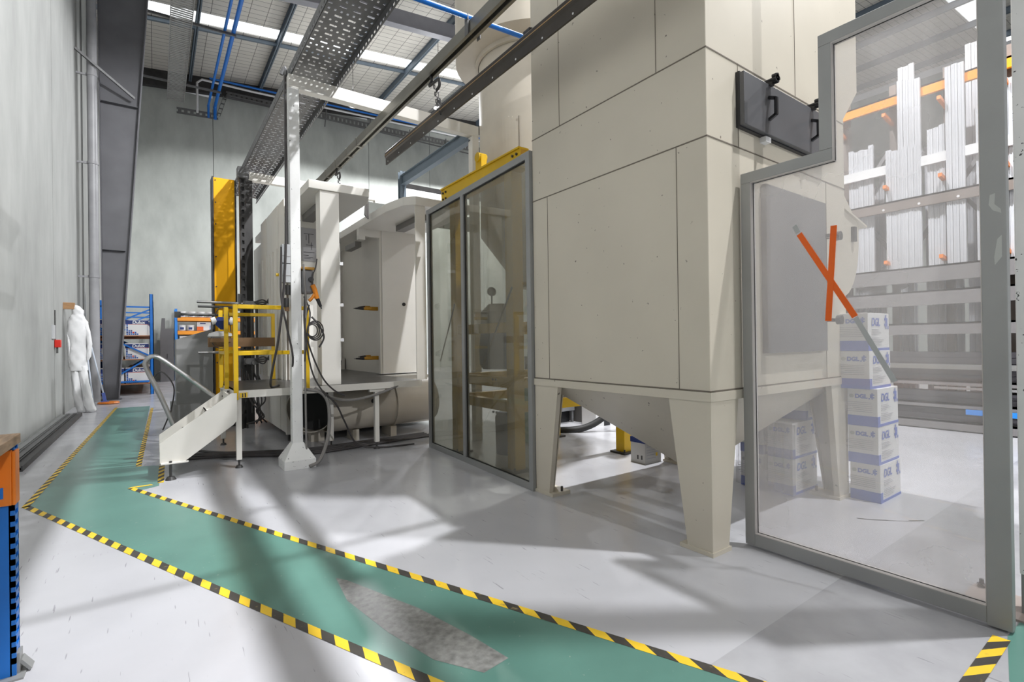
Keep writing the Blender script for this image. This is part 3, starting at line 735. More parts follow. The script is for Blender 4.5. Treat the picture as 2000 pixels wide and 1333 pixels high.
# spray guns
def gun(x,y,z,label):
    t=thing('spray_gun',label,'spray gun',(x,y,z))
    b=B().m(mat('gun_amber',(.45,.22,.01),.4)).box(x-.02,x+.16,y-.03,y+.03,z-.03,z+.04); part('gun_holder',b,t,bevel=.005)
    for dy,dz,l in ((-.03,0,.30),(.05,.03,.2)):
        b=B().m(MATS['gun_amber']).cyl((x,y+dy,z+dz),(x-l*.5,y+dy,z+dz),.03,.027,n=12); part('gun_body',b,t,smooth=True)
        b=B().m(blackp).cyl((x-l*.5,y+dy,z+dz),(x-l,y+dy,z+dz),.028,.012,n=12).cyl((x-l,y+dy,z+dz),(x-l-.03,y+dy,z+dz),.006,n=6); part('nozzle',b,t,smooth=True)
gun(3.28,9.1,2.16,'black and amber automatic spray gun pair in the booth recess, upper one')
gun(3.28,9.1,1.24,'black and amber automatic spray gun pair in the booth recess, lower one')
# vertical fluorescent tube housing beside front column
t=thing('tube_light','tall grey tube light fixed upright at the booth opening beside the white column','lamp',(2.35,8.0,1.2))
b=B().m(mat('tube_grey',(.45,.44,.42),.3)).cyl((2.35,8.0,1.25),(2.35,8.0,3.1),.045,n=16); part('tube',b,t,smooth=True)
b=B().m(darkst).cyl((2.35,8.0,3.1),(2.35,8.0,3.28),.05,.04,n=16).cyl((2.35,8.0,1.18),(2.35,8.0,1.25),.04,.05,n=16); part('end_cap',b,t)
b=B().m(cablem).tube([(2.35,8.0,3.27),(2.3,7.95,3.4),(2.27,7.9,3.6)],.009,6); part('lead',b,t)
for z in (1.55,2.1,2.75):
    b=B().m(white).box(2.28,2.42,7.93,7.96,z,z+.05); part('clip',b,t)
# roof plates on right slab
b=B().m(mat('green_grey_plate',(.17,.18,.165),.5)).prism([(3.30,9.4),(3.50,9.75),(3.72,9.75),(3.72,9.4)],'z',3.735,4.25)
single('roof_plate',b,'small grey-green sheet box on the right booth roof, left of the stub post','plate')
b=B().m(MATS['green_grey_plate']).box(3.92,4.55,8.6,8.66,3.735,4.02).box(4.57,5.3,8.6,8.66,3.735,4.02)
single('roof_plate',b,'long low grey-green sheet on the right booth roof behind the yellow beam','plate')
# cable chain
t=thing('cable_bundle','loop of grey cables hanging over the gap between the two booth roofs','cables',(2.85,8.2,3.7))
for i in range(6):
    b=B().m(cablem if i%2 else cablel).tube([(2.72+.035*i,7.9+.05*i,3.95),(2.76+.03*i,7.95+.05*i,4.02-.02*(i%2)),(2.82+.025*i,8.0+.05*i,3.9),(2.82+.025*i,8.05+.04*i,3.62)],.014,6); part('cable',b,t,smooth=True)
# ducts below deck
t=thing('round_duct','big cream round duct lying along under the booth deck, its open mouth to the left','duct',(2.6,7.95,.15))
b=B().m(duct).ring((2.12,7.95,.52),(3.18,7.95,.52),.365,.352,40); part('pipe',b,t,smooth=True)
b=B().m(duct).ring((3.16,7.95,.52),(3.2,7.95,.52),.385,.352,40); part('flange',b,t)
b=B().m(duct).cyl((3.2,7.95,.52),(3.9,7.95,.55),.365,.36,n=40); part('end_pipe',b,t,smooth=True)
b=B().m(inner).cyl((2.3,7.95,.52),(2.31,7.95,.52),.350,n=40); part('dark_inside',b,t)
part('saddle',B().m(duct).box(2.5,2.6,7.8,8.1,0,.165),t); part('saddle',B().m(duct).box(3.1,3.2,7.75,8.15,0,.165),t)
b=B().m(darkst).cyl((2.75,7.57,.62),(2.75,7.53,.62),.035,n=12).bar((2.80,7.54,.6),(2.80,7.54,.30),.012).bar((2.75,7.53,.62),(2.81,7.53,.58),.02); part('drain_valve',b,t)
t=thing('round_duct','second cream round duct mouth facing out under the deck, behind the white post','duct',(1.9,8.0,.1))
dv=Vector((-.55,-.83,0)).normalized(); c0=Vector((1.92,8.0,.53))
b=B().m(duct).ring(c0,c0-dv*.6,.37,.355,40); part('pipe',b,t,smooth=True)
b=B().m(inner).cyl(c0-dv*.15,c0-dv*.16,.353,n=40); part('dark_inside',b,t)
b=B().m(duct).box(1.95,2.15,8.1,8.3,0,.17); part('saddle',b,t)
# stair
t=thing('stair','cream sheet-metal stair leading up to the booth deck','stair',(.4,7.2,0))
st=[(.03,.19),(.03,.41),(.74,.93),(.80,.93),(.80,.60),(.76,.55),(.26,.18)]
for y in (6.86,7.60):
    b=B().m(boothw).prism(st,'y',y,y+.012); part('stringer',b,t,bevel=.002)
for (x,z) in ((.10,.25),(.33,.48),(.56,.71)):
    b=B().m(boothw).box(x-.06,x+.17,6.872,7.60,z-.012,z).box(x+.16,x+.172,6.872,7.6,z-.012,z+.2).box(x-.06,x-.05,6.872,7.6,z-.04,z); part('tread',b,t)
b=B().m(boothw).box(.04,.30,6.82,6.86,.178,.192); part('foot_bracket',b,t)
b=B().m(darkst).cyl((.13,6.84,.025),(.13,6.84,.21),.014,n=10).cyl((.13,6.84,0),(.13,6.84,.035),.055,.035,n=16); part('levelling_foot',b,t)
b=B().m(darkst)
for i in range(3): b.cyl((.76,7.05+.0*i,0),(.76,7.05,.0),.001,n=4) if False else b.cyl((.78-.03*i,7.594,.90-.03*i),(.78-.03*i,7.588,.90-.03*i),.012,n=8)
part('bolt',b,t)
for y in (7.63,7.86):
    b=B().m(chrome).tube([(.20,y,.44),(.06,y,.85),(-.085,y,1.22),(-.095,y,1.33),(-.03,y,1.385),(.06,y,1.35),(.30,y,1.14),(.56,y,.90),(.74,y,.74)],.026,12); part('handrail',b,t,smooth=True)
# guard rail
t=thing('guard_rail','bright yellow square-tube guard rail around the deck platform','guard rail',(1.2,7.8,.9))
w_=.05
b=B().m(yellow)
for p,q in (((.80,6.93,.84),(.80,6.93,2.01)),((1.63,6.93,.90),(1.63,6.93,2.01)),((.825,6.93,1.985),(1.605,6.93,1.985)),((.825,6.93,1.41),(1.605,6.93,1.41))): b.bar(p,q,w_)
part('near_rail',b,t,bevel=.004)
b=B().m(yellow)
for p,q in (((.90,8.85,.955),(.90,8.85,2.02)),((1.56,8.85,.955),(1.56,8.85,2.02)),((.925,8.85,1.995),(1.535,8.85,1.995)),((.925,8.85,1.41),(1.535,8.85,1.41))): b.bar(p,q,w_)
part('far_rail',b,t,bevel=.004)
for yy in (7.66,8.35):
    b=B().m(yellow).bar((.775,yy,.90),(.775,yy,2.02),w_); part('gate_post',b,t,bevel=.004)
b=B().m(tapeY).box(.835,.92,6.905,6.92,.865,.925); b.m(tapeK).box(.86,.875,6.903,6.905,.87,.92).box(.89,.905,6.903,6.905,.87,.92); part('hazard_sticker',b,t)
b=B().m(yellow).bar((.775,7.68,1.41),(.775,8.35,1.41),.04); part('gate_bar',b,t)
# plank, mask
b=B().m(cardb).box(.60,1.45,8.1,8.17,1.49,1.62); single('timber_plank',b,'brown board resting across the yellow rails','board')
t=thing('dust_mask','white dust mask hanging on the yellow gate post above the brown board','mask',(.74,8.0,1.55))
b=B().m(white).loft([((.74,8.0,1.60),.07,.05),((.74,7.99,1.64),.15,.08),((.74,7.98,1.68),.14,.07),((.74,7.98,1.71),.05,.03)],16,.06); part('shell',b,t,smooth=True)
b=B().m(cardb).loft([((.74,7.96,1.52),.05,.02),((.74,7.95,1.56),.13,.05),((.74,7.95,1.61),.12,.05)],16); part('lining',b,t,smooth=True)
b=B().m(cablem).tube([(.62,7.98,1.66),(.66,7.92,1.5),(.8,7.92,1.49),(.87,7.98,1.66)],.006,6); part('strap',b,t)
t=thing('respirator','dark blue respirator with white sides hanging on the yellow gate post','respirator',(.76,7.95,1.8))
b=B().m(navy).loft([((.76,7.93,1.73),.02,.02),((.76,7.92,1.79),.08,.06),((.76,7.92,1.85),.11,.08),((.76,7.93,1.90),.06,.05)],14,.08); part('facepiece',b,t,smooth=True)
for dx in (-.13,.13):
    b=B().m(white).cyl((.76+dx,7.92,1.84),(.76+dx*.6,7.92,1.86),.05,n=14); part('filter',b,t,smooth=True)
b=B().m(cablem).tube([(.66,7.93,1.88),(.70,7.9,2.0),(.76,7.9,2.03),(.82,7.9,2.0),(.86,7.93,1.70)],.007,6); part('strap',b,t)
# amber panel + grey cabinet + reciprocator
t=thing('amber_panel','tall amber yellow sheet panel of the gun mover standing behind the yellow guard rail','panel',(1.06,10.7,0))
b=B().m(yelorg).box(.895,1.235,10.6,10.63,.1,4.61); part('face',b,t)
b=B().m(darkst).box(.87,.895,10.58,10.9,0,4.62).box(1.235,1.262,10.58,10.9,0,4.60).box(.895,1.235,10.63,10.9,0,.1); part('edge_channel',b,t)
b=B().m(darkst)
for z in (1.2,1.95,2.6,3.15,3.75,4.15,4.56): b.cyl((.925,10.6,z),(.925,10.592,z),.012,n=8)
part('screw',b,t)
t=thing('grey_cabinet','grey slope-topped sheet-metal cabinet on a plinth beside the amber panel','cabinet',(.6,10.8,0))
b=B().m(panelg).prism([(.30,.3),(.86,.3),(.86,1.82),(.30,1.63)],'y',10.6,11.4); part('body',b,t,bevel=.004)
b=B().m(panelg).box(.22,.87,10.56,11.4,0,.48); part('plinth',b,t)
b=B().m(cablem).tube([(.10,10.9,.02),(.18,10.5,.3),(.22,10.55,.42),(.26,10.58,.8),(.10,11.0,1.05),(-.02,11.3,.95)],.012,6); part('cable',b,t)
t=thing('gun_mover','dark upright gun mover mast with horizontal gun arms','gun mover',(1.3,10.3,0))
b=B().m(darkst).box(1.27,1.30,10.2,10.3,0,4.72).box(1.34,1.37,10.2,10.3,0,4.72); b.box(1.30,1.34,10.24,10.26,0,4.72); z=.2
while z<4.6: b.box(1.30,1.34,10.2,10.23,z,z+.07); z+=.14
part('mast',b,t)
b=B().m(galv).box(1.24,1.42,10.15,10.35,4.55,4.75); part('mast_head',b,t)
for i,(z,xl,y,m_) in enumerate(((2.26,.58,9.95,chrome),(2.19,.60,10.05,galv),(2.06,.30,10.25,galv),(1.40,.59,9.95,chrome))):
    b=B().m(m_).cyl((xl,y,z),(1.5,y,z-.01),.022,n=12); part('gun_arm',b,t,smooth=True)
b=B().m(galv).box(.27,.36,10.2,10.3,2.0,2.10).cyl((.31,10.2,2.03),(.31,10.18,2.03),.03,n=12); part('clamp',b,t)
for z in (2.22,1.20):
    b=B().m(galv).box(1.27,1.5,9.9,10.0,z-.03,z+.08).cyl((1.33,9.9,z+.03),(1.33,9.86,z+.03),.05,n=12).cyl((1.43,9.9,z),(1.43,9.85,z),.04,n=12).cyl((1.22,9.95,z-.1),(1.22,9.95,z+.2),.03,n=10)
    part('arm_clamp',b,t)
    b=B().m(cablem)
    for q in range(4): b.tube([(1.45,9.88,z+.06),(1.58,9.85,z+.1-.04*q),(1.72,9.85,z+.02+.05*q),(1.95,9.85,z+.04+.02*q)],.013,6)
    part('hose',b,t,smooth=True)
for x in (1.26,1.41,1.49):
    b=B().m(darkst).cyl((x,9.95,.3),(x,9.95,2.2),.022,n=8); part('hose_riser',b,t,smooth=True)
b=B().m(cablem)
for q in range(5): b.tube([(1.3+.05*q,10.0,1.0),(1.35+.06*q,9.8,.55),(1.55-.03*q,9.7,.25+.03*q),(1.3+.08*q,9.9,.12)],.014,6)
part('hose_loop',b,t,smooth=True)
# ------------------------------------------------------------------ equipment on the white post
t=thing('control_box','pair of small light-grey enclosures stacked on the left side of the white post','control box',(1.31,6.6,2.27))
for z0,z1 in ((2.27,2.495),(2.505,2.735)):
    b=B().m(greyen).box(1.265,1.358,6.54,6.66,z0,z1); o=part('enclosure',b,t,bevel=.004)
    b=B().m(seamm).box(1.30,1.303,6.537,6.54,z0,z1).box(1.265,1.358,6.537,6.54,(z0+z1)/2-.03,(z0+z1)/2-.027); part('lid_seam',b,o)
t=thing('hand_gun_unit','grey powder gun control unit with an amber top clipped to the white post','gun unit',(1.58,6.6,2.12))
b=B().m(mat('unit_grey',(.20,.20,.205),.45)).box(1.485,1.63,6.53,6.67,2.14,2.44); o=part('housing',b,t,bevel=.03)
b=B().m(MATS['gun_amber']).box(1.485,1.64,6.52,6.68,2.44,2.475); part('top',b,o,bevel=.008)
b=B().m(blackp).cyl((1.59,6.53,2.32),(1.59,6.50,2.32),.03,n=12); part('dial',b,o)
t=thing('hand_spray_gun','orange and black hand spray gun hanging at the right of the white post','spray gun',(1.66,6.5,1.95))
gm=mat('gun_orange',(.62,.20,.01),.4)
b=B().m(gm).tube([(1.60,6.5,2.25),(1.625,6.5,2.2),(1.655,6.5,2.08)],.03,12); part('barrel',b,t,smooth=True)
b=B().m(gm).tube([(1.63,6.5,2.14),(1.59,6.5,2.08),(1.56,6.5,2.05)],.02,10); part('grip',b,t,smooth=True)
b=B().m(blackp).cyl((1.655,6.5,2.09),(1.70,6.5,1.98),.026,.018,n=12).cyl((1.70,6.5,1.98),(1.708,6.5,1.955),.008,n=8); part('nozzle',b,t,smooth=True)
b=B().m(cablem).tube([(1.60,6.5,2.24),(1.61,6.5,2.38),(1.64,6.5,2.46),(1.66,6.5,2.58)],.008,6); part('lead',b,t)
t=thing('air_regulator','dark air regulator and valve cluster at the left of the white post','regulator',(1.32,6.6,1.9))
b=B().m(darkst).cyl((1.33,6.58,2.24),(1.33,6.58,2.12),.03,n=12).cyl((1.31,6.58,2.08),(1.31,6.58,1.97),.035,n=12).box(1.26,1.34,6.56,6.6,2.05,2.08); part('body',b,t,smooth=True)
b=B().m(cardb).cyl((1.32,6.58,1.97),(1.32,6.58,1.92),.028,n=12); part('fitting',b,t)
b=B().m(yellow).cyl((1.20,6.58,2.36),(1.23,6.58,2.36),.02,n=8); part('yellow_tag',b,t)
t=thing('post_cables','bundle of dark cables and hoses running down the white post','cables',(1.4,6.6,0))
for pts,r,m_ in (([(1.32,6.53,4.80),(1.315,6.53,3.6),(1.305,6.53,2.7),(1.26,6.53,2.0),(1.20,6.5,1.55),(1.16,6.6,1.25),(1.2,7.0,.98),(1.35,7.3,.965)],.014,cablem),
                 ([(1.30,6.66,4.86),(1.345,6.66,4.95),(1.35,6.67,4.6),(1.35,6.67,2.7)],.022,galv),
                 ([(1.26,6.56,2.7),(1.24,6.5,2.1),(1.30,6.48,1.7),(1.36,6.48,1.35),(1.40,6.8,1.0),(1.55,7.1,.965)],.012,cablem),
                 ([(1.50,6.5,2.5),(1.52,6.48,2.0),(1.50,6.48,1.6),(1.50,6.48,.9),(1.51,6.5,.05)],.012,cablel),
                 ([(1.50,6.5,2.1),(1.56,6.46,1.9),(1.52,6.46,1.6),(1.49,6.46,1.3)],.009,cablem),
                 ([(1.52,6.5,2.2),(1.49,6.46,1.8),(1.53,6.46,1.4),(1.6,6.46,1.1),(1.75,6.5,.85)],.010,cablem),
                 ([(1.56,6.5,2.0),(1.50,6.47,1.75),(1.56,6.47,1.45),(1.70,6.48,1.1),(1.86,6.55,.92),(2.05,6.7,.82)],.010,cablem),
                 ([(1.55,6.8,.93),(1.75,6.75,.88),(1.84,6.72,.7),(1.80,6.6,.35),(1.66,6.45,.08),(1.52,6.4,.02)],.022,cablel),
                 ([(1.70,6.85,.94),(1.9,6.8,.80),(2.2,6.85,.74),(2.6,6.9,.80),(3.0,6.95,.92)],.018,cablel),
                 ([(1.77,6.72,.9),(1.95,6.75,.7),(2.1,6.9,.45),(2.3,7.0,.1),(2.6,6.95,.02),(3.1,6.85,.02)],.012,cablem),
                 ([(1.58,6.47,1.85),(1.66,6.45,1.75),(1.72,6.45,1.6),(1.66,6.45,1.47)],.011,cablem)):
    b=B().m(m_).tube(pts,r,8); part('cable',b,t,smooth=True)
b=B().m(cablem)
for k_ in range(4):
    cxx=1.585+.012*k_; rr=.06+.012*k_
    b.tube([(cxx+rr*math.cos(a_*PI/6),6.46,1.68+1.25*rr*math.sin(a_*PI/6)) for a_ in range(13)],.008,6)
part('coil',b,t,smooth=True)
b=B().m(cablem)
for k_ in range(4):
    b.tube([(.15+.1*k_,7.9+.16*k_+.05*(k_%2),.02),(.8,7.6+.1*k_,.03),(1.7,7.15+.12*k_,.02),(2.6,7.2+.1*k_,.025),(3.6,7.3+.09*k_,.02)],.018,6)
single('floor_hoses',b,'dark hoses lying side by side on the floor under the booth deck','hoses')
E1,E2,E3,E4,E5,E6,E7,WS,EXPO=6300,5100,1500,1900,0,0,6600,.25,0.0
# ------------------------------------------------------------------ near workbench (left edge)
t=thing('workbench','blue and orange racking workbench with a timber top at the left edge','workbench',(-1.0,2.2,0))
b=B()
b.m(rblue).box(-.63,-.545,3.19,3.195,.0,1.06).box(-.63,-.625,3.195,3.27,0,1.06).box(-.55,-.545,3.19,3.27,0,1.06)
z=.06
b.box(-.545,-.53,3.19,3.20,0,1.06).box(-.545,-.53,3.26,3.27,0,1.06)
while z<1.03: b.box(-.545,-.53,3.19,3.27,z,z+.028); z+=.05
o=part('upright',b,t,label='blue punched steel upright')
b=B().m(alum).box(-.66,-.50,3.15,3.31,0,.008).box(-.535,-.52,3.2,3.27,.0,.10).bar((-.52,3.24,.06),(-.485,3.24,.008),.06,.012); part('foot_plate',b,o)
b=B().m(orange).box(-.64,-.535,3.165,3.19,.79,1.04).box(-.535,-.522,3.165,3.25,.79,1.035); o=part('beam_end_plate',b,t,bevel=.004)
b=B().m(rblue).box(-.622,-.602,3.162,3.1655,.825,.875).box(-.582,-.562,3.162,3.1655,.825,.875); part('slot',b,o)
b=B().m(orange).box(-.64,-.59,.3,3.165,.86,1.02).box(-.592,-.585,.3,3.165,.98,1.02).box(-.592,-.585,.3,3.165,.86,.90); part('beam',b,t,bevel=.004)
b=B().m(timber2).box(-1.65,-.525,.3,3.30,1.055,1.10); part('worktop',b,t,bevel=.004)
b=B().m(timber)
for y in (.5,1.4,2.3,3.0): b.box(-1.65,-.56,y,y+.09,1.02,1.055)
part('bearer',b,t)
b=B().m(rblue).box(-1.62,-1.55,3.19,3.27,0,1.055).box(-1.62,-1.55,.5,.58,0,1.055).box(-.62,-.55,.5,.58,0,1.055); part('rear_upright',b,t)
# ------------------------------------------------------------------ left wall items
t=thing('wall_switch','red call point box with thin conduit fixed on the left concrete wall','switch',(-1.68,14.0,1.5))
b=B().m(redm).box(-1.7,-1.60,13.93,14.07,1.52,1.68); part('box',b,t,bevel=.01)
b=B().m(greyen).box(-1.7,-1.675,13.6,13.9,1.70,1.98); part('plate',b,t)
b=B().m(joint).cyl((-1.69,13.98,1.68),(-1.69,13.98,2.3),.012,n=8).bar((-1.66,13.98,1.52),(-1.66,13.98,1.40),.03); part('conduit',b,t)
b=B().m(timber).box(-1.70,-1.50,15.2,15.30,2.40,2.55); single('coat_block',b,'small timber block on the left wall holding the white coverall','hook')
t=thing('coverall','white hooded disposable coverall hanging on the left wall','coverall',(-1.42,15.3,0)); cvt=t
fb=B().m(fabric)
y=15.3
fb.loft([((-1.46,y,2.50),.03,.03),((-1.45,y,2.47),.11,.10),((-1.41,y,2.38),.16,.12),((-1.41,y,2.28),.15,.11),((-1.42,y,2.20),.21,.13),((-1.42,y,2.10),.27,.15),((-1.42,y,1.85),.27,.16),((-1.41,y,1.6),.24,.15),((-1.41,y,1.35),.25,.16),((-1.41,y,1.15),.25,.16),((-1.40,y,.98),.24,.15)],26,.05,3)
fb.loft([((-1.49,y,1.08),.11,.13),((-1.47,y,.8),.13,.13),((-1.44,y,.45),.12,.12),((-1.38,y,.2),.13,.12),((-1.33,y,.05),.13,.12),((-1.33,y,.01),.11,.10)],20,.07,5)
fb.loft([((-1.29,y-.02,1.08),.11,.13),((-1.26,y-.02,.8),.12,.13),((-1.20,y-.02,.45),.12,.12),((-1.14,y-.03,.2),.14,.12),((-1.08,y-.04,.05),.14,.12),((-1.08,y-.04,.01),.11,.10)],20,.07,9)
part('body',fb,t,smooth=True)
b=B().m(fabric)
b.loft([((-1.60,y,2.14),.06,.07),((-1.625,y-.01,1.9),.07,.08),((-1.63,y-.02,1.55),.065,.08),((-1.61,y-.02,1.2),.06,.07),((-1.60,y-.02,1.12),.04,.05)],16,.08,2); part('sleeve',b,t,smooth=True)
b=B().m(fabric)
b.loft([((-1.22,y,2.12),.06,.08),((-1.15,y-.02,1.9),.075,.09),((-1.10,y-.04,1.6),.07,.08),((-1.13,y-.05,1.3),.06,.07),((-1.15,y-.05,1.22),.04,.05)],16,.08,4); part('sleeve',b,t,smooth=True)
cvt.location.x=-1.465; cvt.scale=(.68,1,1)
t=thing('floor_mop','flat mop with a pale blue handle and orange pad, leaning by the drain pipe','mop',(-1.1,17.2,0))
b=B().m(orange).loft([((-1.02,17.2,.012),.24,.22),((-1.02,17.2,.05),.22,.2),((-1.02,17.2,.06),.15,.14)],24,.03); part('pad',b,t,label='orange mop pad')
b=B().m(mat('blue_mop_head',(.10,.16,.5),.4)).bar((-1.10,17.2,.06),(-1.14,17.2,.3),.07,.05).box(-1.18,-1.02,17.12,17.25,.058,.08); part('head_joint',b,t)
b=B().m(mat('pale_handle',(.55,.6,.68),.4)).cyl((-1.13,17.2,.25),(-1.42,17.3,1.75),.018,n=10); part('handle',b,t)
b=B().m(rblue).cyl((-1.42,17.3,1.75),(-1.45,17.31,1.88),.022,n=10); part('grip',b,t)
b=B().m(mat('pale_handle',(.55,.6,.68),.4)).cyl((-1.33,17.0,.02),(-1.47,17.15,1.6),.018,n=10)
single('broom_handle',b,'second pale handle leaning behind the coverall','handle')
for i,(x0_,x1_,l,c) in enumerate(((-1.69,-1.58,'pale steel rail length lying against the left wall',extr),(-1.56,-1.46,'grey steel rail length on the floor, middle of three beside the left wall',galv),(-1.44,-1.33,'dark steel rail length on the floor, outermost of three beside the left wall',darkst))):
    b=B().m(c if i else alum).box(x0_,x1_,8.45,14.6,0,.02).box(x0_,x0_+.015,8.45,14.6,.02,.07).box(x1_-.015,x1_,8.45,14.6,.02,.07).box(x0_+.015,x1_-.015,8.45,14.6,.045,.05)
    single('rail_length',b,l,'rail','rail lengths along the left wall')
# ------------------------------------------------------------------ Dulux rack
t=thing('pallet_rack','blue upright pallet rack with orange-brown shelves of paint cartons at the back left','rack',(-.85,23,0))
for yy in (19.7,23.0,26.4):
    for xx in (-1.6,-.14):
        b=B().m(rblue).box(xx,xx+.10,yy,yy+.02,0,3.2).box(xx,xx+.015,yy,yy+.09,0,3.2).box(xx+.085,xx+.10,yy,yy+.09,0,3.2); part('upright',b,t)
    b=B().m(rblue).bar((-1.55,yy+.05,2.78),(-.1,yy+.05,2.78),.05).bar((-1.5,yy+.05,2.0),(-.1,yy+.05,2.72),.045).bar((-1.5,yy+.05,2.0),(-.1,yy+.05,1.2),.045).bar((-1.5,yy+.05,.25),(-.1,yy+.05,1.2),.045).bar((-1.55,yy+.05,.42),(-.1,yy+.05,.42),.05)
    part('bracing',b,t)
for z in (.33,1.10,1.85):
    b=B().m(orange).box(-.12,-.06,19.8,26.4,z-.09,z).box(-1.58,-1.52,19.8,26.4,z-.09,z); part('beam',b,t)
    b=B().m(board).box(-1.58,-.08,19.72,26.4,z,z+.03); part('shelf',b,t)
def dulux(x,y,z,s=1.):
    w_,d_,h_=.58,.46,.50
    t=thing('paint_carton','x','carton',(x,y,z),'paint cartons on the blue rack')
    b=B().m(boxw).box(x,x+w_,y,y+d_,z,z+h_); o=part('carton',b,t)
    b=B().m(navy).box(x-.003,x+w_+.003,y-.003,y+d_,z+h_-.14,z+h_-.02); b.m(redm).box(x-.003,x+w_+.003,y-.003,y+d_,z+h_-.155,z+h_-.145)
    part('top_band',b,t)
    b=B().m(duxb); q=.052
    for c in range(6):
        for r in range(7):
            if r<(7,3,3,2,2,1)[c]:
                if (c,r)==(3,1): b.m(redm)
                elif (c+r)%3==1 : b.m(navy)
                else: b.m(duxb)
                b.box(x+.02+q*c,x+.02+q*c+.042,y-.003,y,z+.02+q*r,z+.02+q*r+.042)
    part('printed_squares',b,t)
    b=B(); text_verts(b,'Dulux',.13,(x+.17,y-.006,z+h_-.125),(1,0,0),(0,0,1),.1,.004,white); part('lettering',b,t)
    return t
proto=None
lev={.36:'bottom',1.13:'middle',1.88:'top'}
cols={-.745:'right',-1.40:'left'}
rows=['front row','second row back','third row back','fourth row back','fifth row back','last row back']
rz=0
for z in (1.88,1.13,.36):
    for xx in (-.745,-1.40):
        for r in range(6):
            y=19.82+r*.56+(.08 if r>=6 else 0)
            l='paint carton on the %s shelf of the blue rack, %s, %s side'%(lev[z],rows[r],cols[xx])
            if xx<-1 and r>0: continue
            xj=xx+random.uniform(-.02,.02)-(.02 if z==1.13 else 0)
            if proto is None: proto=dulux(xj,y,z); proto['label']=l
            else: dup(proto,(xj,y,z),l)
# back rack, orange beams
t=thing('storage_rack','orange-beamed blue rack with pails and cartons standing against the back wall','rack',(3,27.2,0))
for xx in (.72,3.4,6.1):
    for yy in (26.75,27.6):
        b=B().m(mat('bright_rack_blue',(.01,.22,.70),.4)).box(xx,xx+.10,yy,yy+.08,0,3.2); part('upright',b,t)
for z in (2.66,2.05,1.4,.6):
    b=B().m(orange if z<1 else mat('rack_amber',(.85,.30,.005),.4)).box(.82,6.1,26.72,26.78,z,z+.16).box(.82,6.1,27.6,27.66,z,z+.16); part('beam',b,t)
    b=B().m(board).box(.8,6.1,26.75,27.62,z+.16,z+.18); part('shelf',b,t)
def pail(x,y,z,l,first=[None]):
    if first[0] is None:
        t=thing('paint_pail',l,'pail',(x,y,z),'white pails on the orange rack')
        b=B().m(white).cyl((x,y,z),(x,y,z+.22),.13,.15,n=20); part('pail',b,t,smooth=True)
        b=B().m(boxw).cyl((x,y,z+.22),(x,y,z+.25),.158,n=20); part('lid',b,t)
        b=B().m(navy).box(x-.08,x+.06,y-.146,y-.12,z+.05,z+.15); part('label_print',b,t)
        first[0]=t
    else: dup(first[0],(x,y,z),l)
for i,x in enumerate((1.0,1.36,1.72,2.08,2.5,2.9)): pail(x,26.95,2.84,'white pail on the top shelf of the orange rack, number %s from its left post'%['one','two','three','four','five','six'][i])
for i,x in enumerate((1.0,1.32)): pail(x,26.95,2.23,'white pail on the second shelf of the orange rack, %s of the pair'%['left','right'][i])
def carton(x,y,z,w_,d_,h_,l,orange_patch,g):
    t=thing('carton',l,'carton',(x,y,z),g)
    b=B().m(boxw).box(x,x+w_,y,y+d_,z,z+h_); part('box',b,t)
    b=B().m(navy).box(x+.12,x+.34,y-.003,y,z+h_-.1,z+h_-.05); b.m(duxb).box(x+w_-.04,x+w_-.01,y-.003,y,z,z+h_*.6)
    if orange_patch: b.m(tapeor).box(x,x+.25,y-.004,y,z+.0,z+.18)
    part('print',b,t)
for i,(x,z,l) in enumerate(((1.56,2.23,'white carton with orange corner on the second shelf of the orange rack'),(2.14,2.23,'plain white carton right of the orange-cornered one on the orange rack'),(.9,1.58,'white carton at the left end of the third shelf of the orange rack'),(1.5,1.58,'second white carton from the left on the third shelf of the orange rack'),(2.1,1.58,'third white carton from the left on the third shelf of the orange rack'))):
    carton(x,26.85,z,.54,.5,.40,l,i==0,'cartons on the orange rack')
t=thing('dark_cabinet','dark grey tall metal cabinet between the blue rack and the orange rack','cabinet',(.4,26.6,0))
b=B().m(darkpan).prism([(.18,0),(.66,0),(.66,2.3),(.36,2.3),(.36,2.75),(.24,2.75),(.18,2.0)],'y',26.3,26.9); part('body',b,t)
b=B().m(blackp).box(.42,.44,26.28,26.3,1.0,1.2); part('handle',b,t)

